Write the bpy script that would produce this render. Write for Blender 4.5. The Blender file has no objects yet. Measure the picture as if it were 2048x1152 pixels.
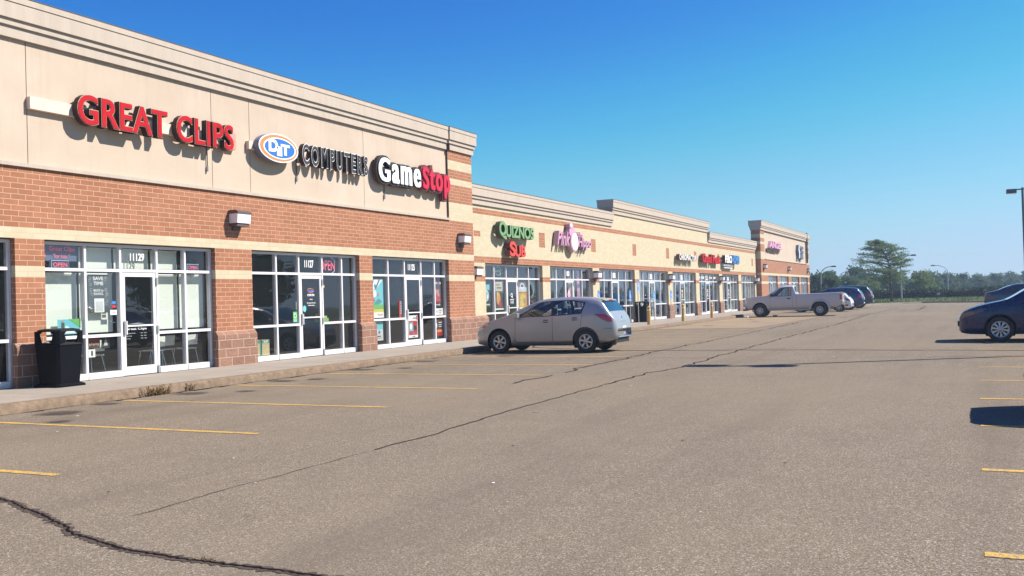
import bpy, bmesh, math, random
from mathutils import Vector, Matrix, noise
from mathutils.bvhtree import BVHTree
R = math.radians
PI = math.pi
random.seed(7)
scn = bpy.context.scene
COL = scn.collection
GZ = -0.16          # level of the asphalt; 0 is the top of the pavement

# ------------------------------------------------------------------ materials
MATS = {}
def newmat(name):
    m = bpy.data.materials.new(name); m.use_nodes = True
    MATS[name] = m
    return m, m.node_tree.nodes, m.node_tree.links, m.node_tree.nodes['Principled BSDF']
def lin(c):
    return tuple(((v/12.92) if v <= .04045 else ((v+.055)/1.055)**2.4) for v in c)
def mat(name, col, rough=.6, metal=0., spec=.5, noise_s=0, noise_a=.12, bump=0, coat=0, emit=None, es=0):
    if name in MATS: return MATS[name]
    m, N, L, P = newmat(name)
    P.inputs['Base Color'].default_value = (*col, 1)
    P.inputs['Roughness'].default_value = rough
    P.inputs['Metallic'].default_value = metal
    P.inputs['Specular IOR Level'].default_value = spec
    P.inputs['Coat Weight'].default_value = coat
    if emit:
        P.inputs['Emission Color'].default_value = (*emit, 1); P.inputs['Emission Strength'].default_value = es
    if noise_s:
        t = N.new('ShaderNodeTexCoord'); n = N.new('ShaderNodeTexNoise')
        n.inputs['Scale'].default_value = noise_s; n.inputs['Detail'].default_value = 6
        n.inputs['Roughness'].default_value = .65
        L.new(t.outputs['Object'], n.inputs['Vector'])
        mx = N.new('ShaderNodeMix'); mx.data_type = 'RGBA'
        mx.inputs[6].default_value = tuple(max(0, c*(1-noise_a)) for c in col)+(1,)
        mx.inputs[7].default_value = tuple(min(1, c*(1+noise_a)) for c in col)+(1,)
        mr = N.new('ShaderNodeMapRange'); mr.inputs[1].default_value = .3; mr.inputs[2].default_value = .7
        L.new(n.outputs['Fac'], mr.inputs[0]); L.new(mr.outputs[0], mx.inputs[0])
        L.new(mx.outputs[2], P.inputs['Base Color'])
        if bump:
            b = N.new('ShaderNodeBump'); b.inputs['Strength'].default_value = bump; b.inputs['Distance'].default_value = .02
            L.new(n.outputs['Fac'], b.inputs['Height']); L.new(b.outputs[0], P.inputs['Normal'])
    return m
class G:
    """small node-graph helper"""
    def __init__(s, m): s.N = m.node_tree.nodes; s.L = m.node_tree.links; s.P = s.N.get('Principled BSDF')
    def n(s, t, **kw):
        x = s.N.new(t)
        for k, v in kw.items(): setattr(x, k, v)
        return x
    def put(s, sock, v):
        if isinstance(v, bpy.types.NodeSocket): s.L.new(v, sock)
        elif isinstance(v, tuple) and len(v) == 3 and sock.type == 'RGBA': sock.default_value = (*v, 1)
        else: sock.default_value = v
    def math(s, op, a, b=0., c=0., clamp=False):
        x = s.n('ShaderNodeMath', operation=op, use_clamp=clamp)
        s.put(x.inputs[0], a); s.put(x.inputs[1], b)
        if len(x.inputs) > 2: s.put(x.inputs[2], c)
        return x.outputs[0]
    def mix(s, f, a, b, mode='MIX'):
        x = s.n('ShaderNodeMix', data_type='RGBA', blend_type=mode)
        s.put(x.inputs[0], f); s.put(x.inputs[6], a); s.put(x.inputs[7], b)
        return x.outputs[2]
    def noise(s, vec, scale, detail=4, rough=.6, w=None):
        x = s.n('ShaderNodeTexNoise'); x.inputs['Scale'].default_value = scale
        x.inputs['Detail'].default_value = detail; x.inputs['Roughness'].default_value = rough
        if vec is not None: s.L.new(vec, x.inputs['Vector'])
        return x.outputs['Fac']
    def rng(s, v, a, b, c=0., d=1.):
        x = s.n('ShaderNodeMapRange'); s.put(x.inputs[0], v)
        for i, q in enumerate((a, b, c, d)): x.inputs[i+1].default_value = q
        return x.outputs[0]
    def pos(s): return s.n('ShaderNodeNewGeometry').outputs['Position']
    def sep(s, v):
        x = s.n('ShaderNodeSeparateXYZ'); s.L.new(v, x.inputs[0]); return x.outputs
    def comb(s, a, b, c=0.):
        x = s.n('ShaderNodeCombineXYZ'); s.put(x.inputs[0], a); s.put(x.inputs[1], b); s.put(x.inputs[2], c); return x.outputs[0]
    def bump(s, h, st, d=.01):
        x = s.n('ShaderNodeBump'); x.inputs['Strength'].default_value = st; x.inputs['Distance'].default_value = d
        s.L.new(h, x.inputs['Height']); s.L.new(x.outputs[0], s.P.inputs['Normal'])

def brick_mat(name, c1, c2, mortar, bw, rh, ms, bump=.4, rough_face=False, var=.35):
    m, N, L, P = newmat(name); g = G(m)
    p = g.pos(); x, y, z = g.sep(p)
    v = g.comb(g.math('ADD', x, y), z)
    b = g.n('ShaderNodeTexBrick'); L.new(v, b.inputs['Vector'])
    b.offset = .5; b.squash = 1
    b.inputs['Scale'].default_value = 1
    b.inputs['Brick Width'].default_value = bw; b.inputs['Row Height'].default_value = rh
    b.inputs['Mortar Size'].default_value = ms; b.inputs['Mortar Smooth'].default_value = .15; b.inputs['Bias'].default_value = -.1
    b.inputs['Color1'].default_value = (*c1, 1); b.inputs['Color2'].default_value = (*c2, 1); b.inputs['Mortar'].default_value = (*mortar, 1)
    n1 = g.noise(p, 3.0, 5); n2 = g.noise(p, 60, 4)
    c = g.mix(g.rng(n1, .3, .7, 0, var), b.outputs['Color'], tuple(.72*k for k in c1), 'MIX')
    c = g.mix(g.rng(n2, .35, .75, 0, .25), c, tuple(min(1, 1.25*k) for k in c2))
    c = g.mix(b.outputs['Fac'], c, b.inputs['Mortar'].default_value[:3])
    # rain streaks and dust low on the wall
    st = g.noise(g.comb(g.math('MULTIPLY', x, 3.), g.math('MULTIPLY', z, .35)), 1.6, 5)
    c = g.mix(g.rng(st, .55, .8, 0, .22), c, tuple(.6*k for k in c1))
    L.new(c, P.inputs['Base Color']); P.inputs['Roughness'].default_value = .85
    P.inputs['Specular IOR Level'].default_value = .25
    inv = g.math('SUBTRACT', 1., b.outputs['Fac'])
    if rough_face:
        n3 = g.noise(p, 14, 6, .7)
        h = g.math('ADD', g.math('MULTIPLY', inv, 1.2), g.math('MULTIPLY', n3, 1.5))
        g.bump(h, .9, .03)
    else:
        g.bump(g.math('ADD', inv, g.math('MULTIPLY', n2, .25)), bump, .006)
    return m
brick_mat('red brick', (.40, .165, .088), (.52, .225, .125), (.68, .46, .33), .305, .1016, .0055, var=.6)
brick_mat('buff brick', (.64, .48, .28), (.71, .545, .335), (.60, .46, .30), .305, .1016, .005, var=.2)
brick_mat('split block', (.30, .165, .115), (.40, .225, .16), (.62, .50, .42), .406, .2032, .009, rough_face=True)
def plaster():
    m, N, L, P = newmat('stucco'); g = G(m); p = g.pos(); x, y, z = g.sep(p)
    n = g.noise(p, .7, 6, .6); f = g.noise(p, 60, 6, .7)
    st = g.noise(g.comb(g.math('MULTIPLY', x, 4.), g.math('MULTIPLY', z, .3)), 1.5, 5)
    c = g.mix(g.rng(n, .3, .7), (.62, .47, .35), (.72, .56, .43)); n9 = g.noise(p, .25, 3); c = g.mix(g.rng(n9, .4, .7, 0, .5), c, (.66, .50, .35))
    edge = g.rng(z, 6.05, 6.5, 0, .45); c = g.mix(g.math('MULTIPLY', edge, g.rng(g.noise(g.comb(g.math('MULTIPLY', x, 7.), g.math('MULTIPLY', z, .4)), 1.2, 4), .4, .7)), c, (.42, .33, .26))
    c = g.mix(g.rng(st, .52, .8, 0, .3), c, (.47, .35, .26))
    L.new(c, P.inputs['Base Color']); P.inputs['Roughness'].default_value = .9; P.inputs['Specular IOR Level'].default_value = .2
    g.bump(f, .5, .006)
plaster()
def cornice_mat():
    m, N, L, P = newmat('cornice paint'); g = G(m); p = g.pos(); x, y, z = g.sep(p)
    st = g.noise(g.comb(g.math('MULTIPLY', x, 5.), g.math('MULTIPLY', z, .5)), 1.3, 5)
    c = g.mix(g.rng(st, .4, .8, 0, .6), (.56, .485, .415), (.44, .375, .32))
    L.new(c, P.inputs['Base Color']); P.inputs['Roughness'].default_value = .85; P.inputs['Specular IOR Level'].default_value = .2
cornice_mat()
def asphalt():
    m, N, L, P = newmat('asphalt'); g = G(m); p = g.pos()
    v1 = g.n('ShaderNodeTexVoronoi'); v1.inputs['Scale'].default_value = 185; L.new(p, v1.inputs['Vector'])
    r = g.n('ShaderNodeSeparateColor'); L.new(v1.outputs['Color'], r.inputs[0])
    v2 = g.n('ShaderNodeTexVoronoi'); v2.inputs['Scale'].default_value = 105; L.new(p, v2.inputs['Vector'])
    r2 = g.n('ShaderNodeSeparateColor'); L.new(v2.outputs['Color'], r2.inputs[0])
    big = g.noise(p, .22, 7, .62); mid = g.noise(p, 1.7, 6, .65); fine = g.noise(p, 22, 5, .7)
    c = g.mix(g.rng(r.outputs[0], .15, .95), (.095, .072, .053), (.39, .31, .23))
    c = g.mix(g.rng(r2.outputs[0], .80, .97, 0, .9), c, (.60, .51, .43))       # pale stones
    c = g.mix(g.rng(r2.outputs[1], .84, .97, 0, .8), c, (.062, .052, .048))    # pits
    c = g.mix(g.rng(fine, .3, .7, 0, .3), c, (.185, .145, .11))
    c = g.mix(g.rng(big, .32, .68, 0, .45), c, (.27, .212, .155))
    c = g.mix(g.rng(mid, .45, .78, 0, .32), c, (.15, .12, .098))
    x, y, z = g.sep(p)
    tr_ = g.noise(g.comb(g.math('MULTIPLY', x, .07), g.math('MULTIPLY', y, 1.1)), 1., 5, .6)      # tyre-track bands along the lane
    c = g.mix(g.rng(tr_, .5, .72, 0, .42), c, (.15, .118, .094))
    pt = g.noise(p, .09, 3, .5); c = g.mix(g.rng(pt, .5, .66, 0, .4), c, (.30, .235, .165))
    sp = g.noise(p, 5.5, 2, .5); c = g.mix(g.rng(sp, .74, .80, 0, .7), c, (.07, .055, .047))         # small drips
    # wheel-polished, dirtier bays next to the kerb
    d = g.rng(g.math('ABSOLUTE', g.math('ADD', y, 4.2)), 0., 2.2, .35, 0.)
    c = g.mix(g.math('MULTIPLY', d, g.rng(g.noise(p, .9, 5), .35, .65)), c, (.12, .095, .08))
    L.new(c, P.inputs['Base Color']); P.inputs['Roughness'].default_value = .95; P.inputs['Specular IOR Level'].default_value = .06
    g.bump(g.math('ADD', r.outputs[0], g.math('MULTIPLY', fine, 1.5)), .55, .008)
asphalt()
def concrete():
    m, N, L, P = newmat('concrete'); g = G(m); p = g.pos(); x, y, z = g.sep(p)
    n = g.noise(p, 1.1, 6, .65); f = g.noise(p, 45, 5, .7)
    c = g.mix(g.rng(n, .3, .7), (.33, .28, .23), (.43, .37, .31))
    c = g.mix(g.rng(f, .4, .8, 0, .5), c, (.26, .22, .18))
    fx = g.math('FRACT', g.math('DIVIDE', g.math('ADD', x, .4), 1.52))
    j = g.math('LESS_THAN', g.math('ABSOLUTE', g.math('SUBTRACT', fx, .5)), .0045)
    j2 = g.math('LESS_THAN', g.math('ABSOLUTE', g.math('ADD', y, 1.3)), .006)
    j3 = g.math('LESS_THAN', g.math('ABSOLUTE', g.math('ADD', y, 2.42)), .006)
    j = g.math('MAXIMUM', j, g.math('MAXIMUM', j2, j3))
    c = g.mix(g.math('MULTIPLY', j, .75), c, (.09, .075, .065))
    L.new(c, P.inputs['Base Color']); P.inputs['Roughness'].default_value = .88; P.inputs['Specular IOR Level'].default_value = .25
    g.bump(f, .3, .006)
concrete()
mat('kerb concrete', (.30, .215, .15), .9, noise_s=9, noise_a=.35, bump=.5)
def paintline():
    m, N, L, P = newmat('yellow line paint'); g = G(m); p = g.pos()
    v1 = g.n('ShaderNodeTexVoronoi'); v1.inputs['Scale'].default_value = 60; L.new(p, v1.inputs['Vector'])
    r = g.n('ShaderNodeSeparateColor'); L.new(v1.outputs['Color'], r.inputs[0])
    w = g.math('ADD', g.noise(p, 2.5, 6, .7), g.math('MULTIPLY', g.math('SUBTRACT', r.outputs[0], .5), .45))
    c = g.mix(g.rng(w, .48, .66, 0, .9), (.68, .40, .045), (.27, .205, .15))
    L.new(c, P.inputs['Base Color']); P.inputs['Roughness'].default_value = .8
    g.bump(r.outputs[0], .4, .006)
paintline()
def fadedpaint():
    m, N, L, P = newmat('worn yellow paint'); g = G(m); p = g.pos()
    w = g.noise(p, .5, 7, .72)
    c = g.mix(g.rng(w, .3, .68, .2, .75), (.19, .155, .13), (.44, .29, .12))
    L.new(c, P.inputs['Base Color']); P.inputs['Roughness'].default_value = .9
fadedpaint()
def stain():
    m, N, L, P = newmat('oil stain'); g = G(m)
    t = g.n('ShaderNodeTexCoord').outputs['Object']; x, y, z = g.sep(t)
    r = g.math('SQRT', g.math('ADD', g.math('MULTIPLY', x, x), g.math('MULTIPLY', y, y)))
    n = g.noise(g.pos(), 2.2, 6, .65)
    a = g.math('SUBTRACT', g.math('ADD', g.math('SUBTRACT', 1., r), g.math('MULTIPLY', n, .9)), .75)
    a = g.rng(a, 0, .5, 0, .78)
    P.inputs['Base Color'].default_value = (.055, .04, .034, 1); P.inputs['Roughness'].default_value = .6
    L.new(a, P.inputs['Alpha'])
stain()
mat('crack sealant', (.012, .009, .010), .9, spec=.05, noise_s=30, noise_a=.4)
mat('crack edge', (.085, .064, .052), .9, spec=.05, noise_s=40, noise_a=.4)
def grassmat(name, a, b):
    m, N, L, P = newmat(name); g = G(m); p = g.pos()
    n = g.noise(p, .6, 6, .7); f = g.noise(p, 9, 4, .7)
    c = g.mix(g.rng(n, .3, .7), a, b); c = g.mix(g.rng(f, .4, .7, 0, .5), c, tuple(.5*k for k in a))
    L.new(c, P.inputs['Base Color']); P.inputs['Roughness'].default_value = .95; P.inputs['Specular IOR Level'].default_value = .1
grassmat('grass', (.085, .125, .03), (.14, .17, .05))
grassmat('field', (.07, .10, .03), (.13, .14, .06))
def leafmat(name, a, b):
    m, N, L, P = newmat(name); g = G(m)
    oi = g.n('ShaderNodeObjectInfo').outputs['Random']; n = g.noise(g.pos(), 1.3, 4)
    f = g.math('ADD', g.math('MULTIPLY', n, .8), g.math('MULTIPLY', oi, .35))
    L.new(g.mix(g.rng(f, .25, .85), a, b), P.inputs['Base Color'])
    P.inputs['Roughness'].default_value = .65; P.inputs['Specular IOR Level'].default_value = .3
    tr = g.n('ShaderNodeBsdfTranslucent'); tr.inputs[0].default_value = (*[min(1, k*1.5) for k in b], 1)
    ms = g.n('ShaderNodeMixShader'); ms.inputs[0].default_value = .32
    L.new(P.outputs[0], ms.inputs[1]); L.new(tr.outputs[0], ms.inputs[2])
    L.new(ms.outputs[0], N['Material Output'].inputs['Surface'])
leafmat('locust leaves', (.075, .13, .06), (.14, .20, .085))
leafmat('tree leaves', (.034, .068, .032), (.070, .115, .048))
leafmat('pale tree leaves', (.085, .13, .035), (.13, .17, .05))
leafmat('hedge leaves', (.010, .020, .010), (.034, .052, .022))
leafmat('weed leaves', (.13, .10, .04), (.24, .16, .08))
mat('bark', (.055, .043, .036), .95, noise_s=12, noise_a=.3)
def glassmat(name, tint, refl=1.0, dust=.0, rough=.0):
    """clear glazing: transparent body with a real Fresnel reflection (solid panes would block the sun entirely)"""
    m, N, L, P = newmat(name); g = G(m); N.remove(P)
    tr = g.n('ShaderNodeBsdfTransparent'); tr.inputs[0].default_value = (*tint, 1)
    gl = g.n('ShaderNodeBsdfGlossy'); gl.inputs['Roughness'].default_value = rough; gl.inputs[0].default_value = (.95, .97, 1, 1)
    ge = g.n('ShaderNodeNewGeometry'); dt = g.n('ShaderNodeVectorMath', operation='DOT_PRODUCT')
    L.new(ge.outputs['Normal'], dt.inputs[0]); L.new(ge.outputs['Incoming'], dt.inputs[1])
    k5 = g.math('POWER', g.math('SUBTRACT', 1., g.math('ABSOLUTE', dt.outputs['Value'])), 4.6)      # Schlick, same from both sides of the pane
    a = g.math('MULTIPLY', g.math('ADD', .043, g.math('MULTIPLY', k5, .95)), 1.9*refl, clamp=True)
    if name == 'shop glass':
        n = g.noise(g.pos(), .9, 2); b = g.n('ShaderNodeBump'); b.inputs['Strength'].default_value = .06; b.inputs['Distance'].default_value = .05
        L.new(n, b.inputs['Height']); L.new(b.outputs[0], gl.inputs['Normal'])
    ms = g.n('ShaderNodeMixShader'); g.put(ms.inputs[0], a); L.new(tr.outputs[0], ms.inputs[1]); L.new(gl.outputs[0], ms.inputs[2])
    out = ms.outputs[0]
    if dust:
        df = g.n('ShaderNodeBsdfDiffuse'); df.inputs[0].default_value = (.5, .55, .55, 1)
        m2 = g.n('ShaderNodeMixShader'); m2.inputs[0].default_value = dust
        L.new(out, m2.inputs[1]); L.new(df.outputs[0], m2.inputs[2]); out = m2.outputs[0]
    L.new(out, N['Material Output'].inputs['Surface'])
glassmat('shop glass', (.86, .89, .87), 1.0, .015)
glassmat('car glass', (.50, .56, .56), 1.0, .015)
glassmat('dark car glass', (.10, .12, .13), 1.0, .01)
mat('aluminium frame', (.72, .70, .70), .42, metal=.0, spec=.6, noise_s=6, noise_a=.04)
mat('frame gasket', (.03, .03, .035), .6)
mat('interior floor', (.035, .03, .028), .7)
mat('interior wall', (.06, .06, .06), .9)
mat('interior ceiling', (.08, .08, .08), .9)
mat('white blind', (.80, .82, .74), .8)
mat('grey blind', (.40, .47, .45), .8)
mat('white', (.78, .78, .76), .6); mat('black', (.012, .012, .014), .5); mat('near black', (.03, .028, .03), .55)
mat('dark brown', (.075, .045, .038), .55, noise_s=4); mat('lamp housing', (.11, .075, .068), .5, noise_s=4)
mat('lamp lens', (.80, .80, .82), .25, spec=.6)
mat('raceway paint', (.66, .53, .43), .6, noise_s=5)
mat('brick pink paint', (.48, .27, .20), .7)
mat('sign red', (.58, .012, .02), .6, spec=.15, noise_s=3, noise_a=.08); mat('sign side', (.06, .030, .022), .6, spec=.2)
mat('trim cream', (.50, .36, .26), .5)
mat('sign pink red', (.66, .03, .075), .6, spec=.2); mat('sign green', (.22, .42, .17), .4); mat('sign orange red', (.72, .07, .04), .4)
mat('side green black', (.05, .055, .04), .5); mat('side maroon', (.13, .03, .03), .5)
mat('oval blue', (.035, .15, .45), .5, spec=.3); mat('oval orange', (.72, .22, .08), .5, spec=.3); mat('bluegrey side', (.12, .14, .22), .4)
mat('pink', (.80, .40, .60), .4); mat('pale pink', (.82, .58, .68), .4); mat('pink side', (.45, .27, .32), .5)
mat('sign blue', (.05, .20, .50), .4); mat('grey', (.30, .30, .31), .5); mat('pale grey', (.55, .55, .54), .6)
mat('poster dark', (.07, .085, .09), .6); mat('poster red', (.48, .03, .03), .5); mat('poster green', (.16, .42, .10), .5)
mat('poster cyan', (.15, .50, .56), .5); mat('poster yellow', (.65, .52, .10), .5); mat('poster orange', (.65, .30, .08), .5)
mat('skin tone', (.45, .27, .19), .6); mat('cardboard', (.48, .38, .22), .8); mat('teal', (.04, .25, .2), .6)
mat('neon pink', (.75, .12, .2), .4, emit=(.9, .10, .18), es=.22); mat('neon blue', (.3, .45, .7), .4, emit=(.25, .45, .8), es=.15)
mat('neon dim green', (.3, .5, .35), .4, emit=(.3, .6, .4), es=.15)
mat('bin plastic', (.0045, .0045, .007), .5, spec=.12, noise_s=30, noise_a=.3)
mat('bollard yellow', (.66, .42, .14), .6, noise_s=7, noise_a=.2); mat('galvanised', (.42, .42, .42), .45, metal=.5)
mat('accessible blue', (.05, .22, .55), .45); mat('pole bronze', (.045, .05, .065), .45); mat('lamp grey', (.35, .36, .37), .5)
mat('roof membrane', (.4, .39, .37), .9); mat('tyre rubber', (.022, .021, .022), .8, noise_s=40, noise_a=.2)
mat('alloy', (.52, .52, .53), .32, metal=.75); mat('steel wheel', (.45, .44, .44), .4, metal=.6); mat('wheel dark', (.02, .02, .022), .6)
mat('chrome', (.7, .7, .72), .12, metal=1); mat('car trim black', (.018, .018, .02), .5); mat('underbody', (.012, .012, .013), .8)
mat('tail red', (.42, .012, .02), .15, spec=.8, coat=.6); mat('headlamp clear', (.62, .64, .66), .12, spec=.8); mat('dull amber', (.20, .06, .035), .25); mat('smoked lamp', (.10, .085, .09), .15, spec=.8); mat('amber', (.75, .22, .04), .2)
mat('seat grey', (.10, .10, .105), .85); mat('plate white', (.65, .66, .68), .5)
def paint(name, col, metal=.35, rough=.35, dirt=.0, coat=.7):
    m, N, L, P = newmat(name); g = G(m)
    P.inputs['Metallic'].default_value = metal; P.inputs['Roughness'].default_value = rough
    P.inputs['Coat Weight'].default_value = coat; P.inputs['Coat Roughness'].default_value = .06
    t = g.n('ShaderNodeTexCoord').outputs['Object']; x, y, z = g.sep(t)
    n = g.noise(t, 6, 6, .7)
    low = g.rng(z, .15, .75, 1, 0)
    c = g.mix(g.math('MULTIPLY', g.math('MULTIPLY', low, g.rng(n, .3, .7)), dirt), col, (.24, .2, .17))
    L.new(c, P.inputs['Base Color'])
    L.new(g.rng(n, .2, .8, rough*.8, rough*1.3), P.inputs['Roughness'])
paint('silver paint', (.56, .56, .57), .45, .34, .3); paint('white truck paint', (.62, .60, .60), .0, .4, .75)
paint('midnight blue paint', (.003, .009, .070), .0, .25, .0, coat=.2); paint('navy paint', (.008, .018, .065), .3, .22, .1)
paint('blue paint', (.010, .030, .11), .3, .25, .1); paint('dark green paint', (.02, .035, .045), .3, .3, .2)
paint('plain white paint', (.68, .68, .67), .0, .35, .4); paint('maroon paint', (.12, .02, .02), .3, .3, .2)

def tone(name, k):
    m = MATS[name]; nt = m.node_tree; P = nt.nodes['Principled BSDF']; s = P.inputs['Base Color']
    if s.is_linked:
        src = s.links[0].from_socket; mx = nt.nodes.new('ShaderNodeMix'); mx.data_type = 'RGBA'; mx.blend_type = 'MULTIPLY'
        mx.inputs[0].default_value = 1; mx.inputs[7].default_value = (*k, 1); nt.links.new(src, mx.inputs[6]); nt.links.new(mx.outputs[2], s)
    else:
        c = s.default_value; s.default_value = (c[0]*k[0], c[1]*k[1], c[2]*k[2], 1)
for n_, k_ in (('red brick', (.76, .77, .75)), ('buff brick', (.76, .86, .97)), ('split block', (.82, .8, .76)), ('stucco', (.76, .80, .83)), ('cornice paint', (.84, .82, .78)),
               ('asphalt', (.875, .895, .865)), ('concrete', (.80, .80, .78)), ('kerb concrete', (.58, .56, .50)), ('yellow line paint', (.85, .85, .85)), ('worn yellow paint', (.8, .8, .8)),
               ('silver paint', (.66, .66, .65)), ('white truck paint', (.78, .75, .74)), ('white blind', (.86, .86, .86)), ('bollard yellow', (.85, .8, .8)), ('aluminium frame', (.92, .92, .92)),
               ('sign red', (.75, .75, .75)), ('sign pink red', (.8, .8, .8)), ('sign green', (.75, .75, .75)), ('sign orange red', (.85, .8, .8)), ('pink', (.8, .8, .8)), ('grass', (.8, .8, .8)), ('field', (.8, .8, .8))):
    tone(n_, k_)

# ------------------------------------------------------------------ mesh helpers
class MB:
    def __init__(s): s.v = []; s.f = []; s.m = []; s.mats = []; s.sm = []
    def mi(s, m):
        if m not in s.mats: s.mats.append(m)
        return s.mats.index(m)
    def face(s, pts, m, smooth=False):
        b = len(s.v); s.v += [tuple(p) for p in pts]; s.f.append(tuple(range(b, b+len(pts)))); s.m.append(s.mi(m)); s.sm.append(smooth)
    def raw(s, V, F, m, smooth=False):
        b = len(s.v); s.v += [tuple(p) for p in V]; k = s.mi(m)
        for f in F: s.f.append(tuple(b+i for i in f)); s.m.append(k); s.sm.append(smooth)
    def box(s, x0, x1, y0, y1, z0, z1, m):
        V = [(x0,y0,z0),(x1,y0,z0),(x1,y1,z0),(x0,y1,z0),(x0,y0,z1),(x1,y0,z1),(x1,y1,z1),(x0,y1,z1)]
        s.raw(V, [(0,3,2,1),(4,5,6,7),(0,1,5,4),(1,2,6,5),(2,3,7,6),(3,0,4,7)], m)
    def bbox(s, x0, x1, y0, y1, z0, z1, m, b=.01):
        """box with chamfered edges"""
        bm = bmesh.new(); bmesh.ops.create_cube(bm, size=1)
        for v in bm.verts: v.co = Vector(((x0+x1)/2+v.co.x*(x1-x0), (y0+y1)/2+v.co.y*(y1-y0), (z0+z1)/2+v.co.z*(z1-z0)))
        bmesh.ops.bevel(bm, geom=bm.edges[:]+bm.verts[:], offset=b, segments=2, affect='EDGES', profile=.6)
        s.bm(bm, m)
    def bm(s, bm, m, M=None, smooth=False):
        bm.verts.index_update()
        s.raw([(M @ v.co if M else v.co) for v in bm.verts], [[v.index for v in f.verts] for f in bm.faces], m, smooth); bm.free()
    def prism(s, poly, axis, a, b, m, smooth=False):
        """closed polygon (2-D) extruded along axis from a to b"""
        def P(p, t): return {'x': (t, p[0], p[1]), 'y': (p[0], t, p[1]), 'z': (p[0], p[1], t)}[axis]
        n = len(poly); V = [P(p, a) for p in poly]+[P(p, b) for p in poly]
        s.raw(V, [(i, (i+1) % n, n+(i+1) % n, n+i) for i in range(n)], m, smooth)
        s.raw(V, [tuple(range(n))[::-1], tuple(range(n, 2*n))], m)
    def tube(s, pts, rad, m, seg=8, smooth=True, cap=True):
        pts = [Vector(p) for p in pts]; n = len(pts)
        if not isinstance(rad, (list, tuple)): rad = [rad]*n
        V = []; up = None
        for i, p in enumerate(pts):
            d = (pts[min(i+1, n-1)]-pts[max(i-1, 0)]).normalized()
            if up is None:
                up = Vector((0, 0, 1)) if abs(d.z) < .9 else Vector((1, 0, 0))
            a = d.cross(up).normalized(); up2 = a.cross(d).normalized(); up = up2
            for k in range(seg):
                t = 2*PI*k/seg; V.append(p+(a*math.cos(t)+up2*math.sin(t))*rad[i])
        F = [(i*seg+k, i*seg+(k+1) % seg, (i+1)*seg+(k+1) % seg, (i+1)*seg+k) for i in range(n-1) for k in range(seg)]
        s.raw(V, F, m, smooth)
        if cap: s.raw(V, [tuple(range(seg))[::-1], tuple(range((n-1)*seg, n*seg))], m)
    def lathe(s, prof, m, seg=32, axis='y', c=(0,0,0), smooth=True):
        """prof: (radius, offset along axis)"""
        V = []; n = len(prof)
        for r, h in prof:
            for k in range(seg):
                t = 2*PI*k/seg; a, b = r*math.cos(t), r*math.sin(t)
                V.append({'y': (c[0]+a, c[1]+h, c[2]+b), 'z': (c[0]+a, c[1]+b, c[2]+h), 'x': (c[0]+h, c[1]+a, c[2]+b)}[axis])
        s.raw(V, [(i*seg+k, i*seg+(k+1) % seg, (i+1)*seg+(k+1) % seg, (i+1)*seg+k) for i in range(n-1) for k in range(seg)], m, smooth)
    def disc(s, cx, cz, rx, rz, y, m, seg=32):
        s.face([(cx+rx*math.cos(-2*PI*k/seg), y, cz+rz*math.sin(-2*PI*k/seg)) for k in range(seg)][::-1], m)
    def mesh(s, name, origin=(0,0,0)):
        me = bpy.data.meshes.new(name)
        o = Vector(origin)
        me.from_pydata([tuple(Vector(v)-o) for v in s.v], [], s.f)
        for m in s.mats: me.materials.append(MATS[m])
        me.polygons.foreach_set('material_index', s.m); me.polygons.foreach_set('use_smooth', s.sm)
        me.update(); return me
def wloc(o):
    v = Vector((0, 0, 0))
    while o is not None: v += o.location; o = o.parent
    return v
def part(name, mb, parent, label=None, kind=None):
    """mesh given in the same frame as its thing's own location"""
    o = bpy.data.objects.new(name, mb.mesh(name, wloc(parent)) if isinstance(mb, MB) else mb)
    COL.objects.link(o); o.parent = parent
    if label: o['label'] = label
    if kind: o['kind'] = kind
    return o
def tag(o, label, cat, group=None):
    o['label'] = label; o['category'] = cat
    if group: o['group'] = group
    return o
def thing(name, label, cat, loc=(0,0,0), group=None):
    o = bpy.data.objects.new(name, None); COL.objects.link(o); o.location = loc; o.empty_display_size = .2
    return tag(o, label, cat, group)
def single(name, mb, label, cat, loc=(0,0,0), group=None):
    o = bpy.data.objects.new(name, mb.mesh(name, loc)); COL.objects.link(o); o.location = loc
    return tag(o, label, cat, group)
def struct(name, mb, kind='structure'):
    o = bpy.data.objects.new(name, mb.mesh(name)); COL.objects.link(o); o['kind'] = kind
    return o
KIDS = {}
def copy_thing(o, loc, rz=0, label=None, scale=1., group=None):
    def cp(a, par):
        c = a.copy(); COL.objects.link(c); c.parent = par
        for ch in a.children: cp(ch, c)
        return c
    c = cp(o, None); c.location = loc; c.rotation_euler = (0, 0, rz)
    c.scale = (scale,)*3 if not isinstance(scale, tuple) else scale
    if label: c['label'] = label
    if group: c['group'] = group
    return c

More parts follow.
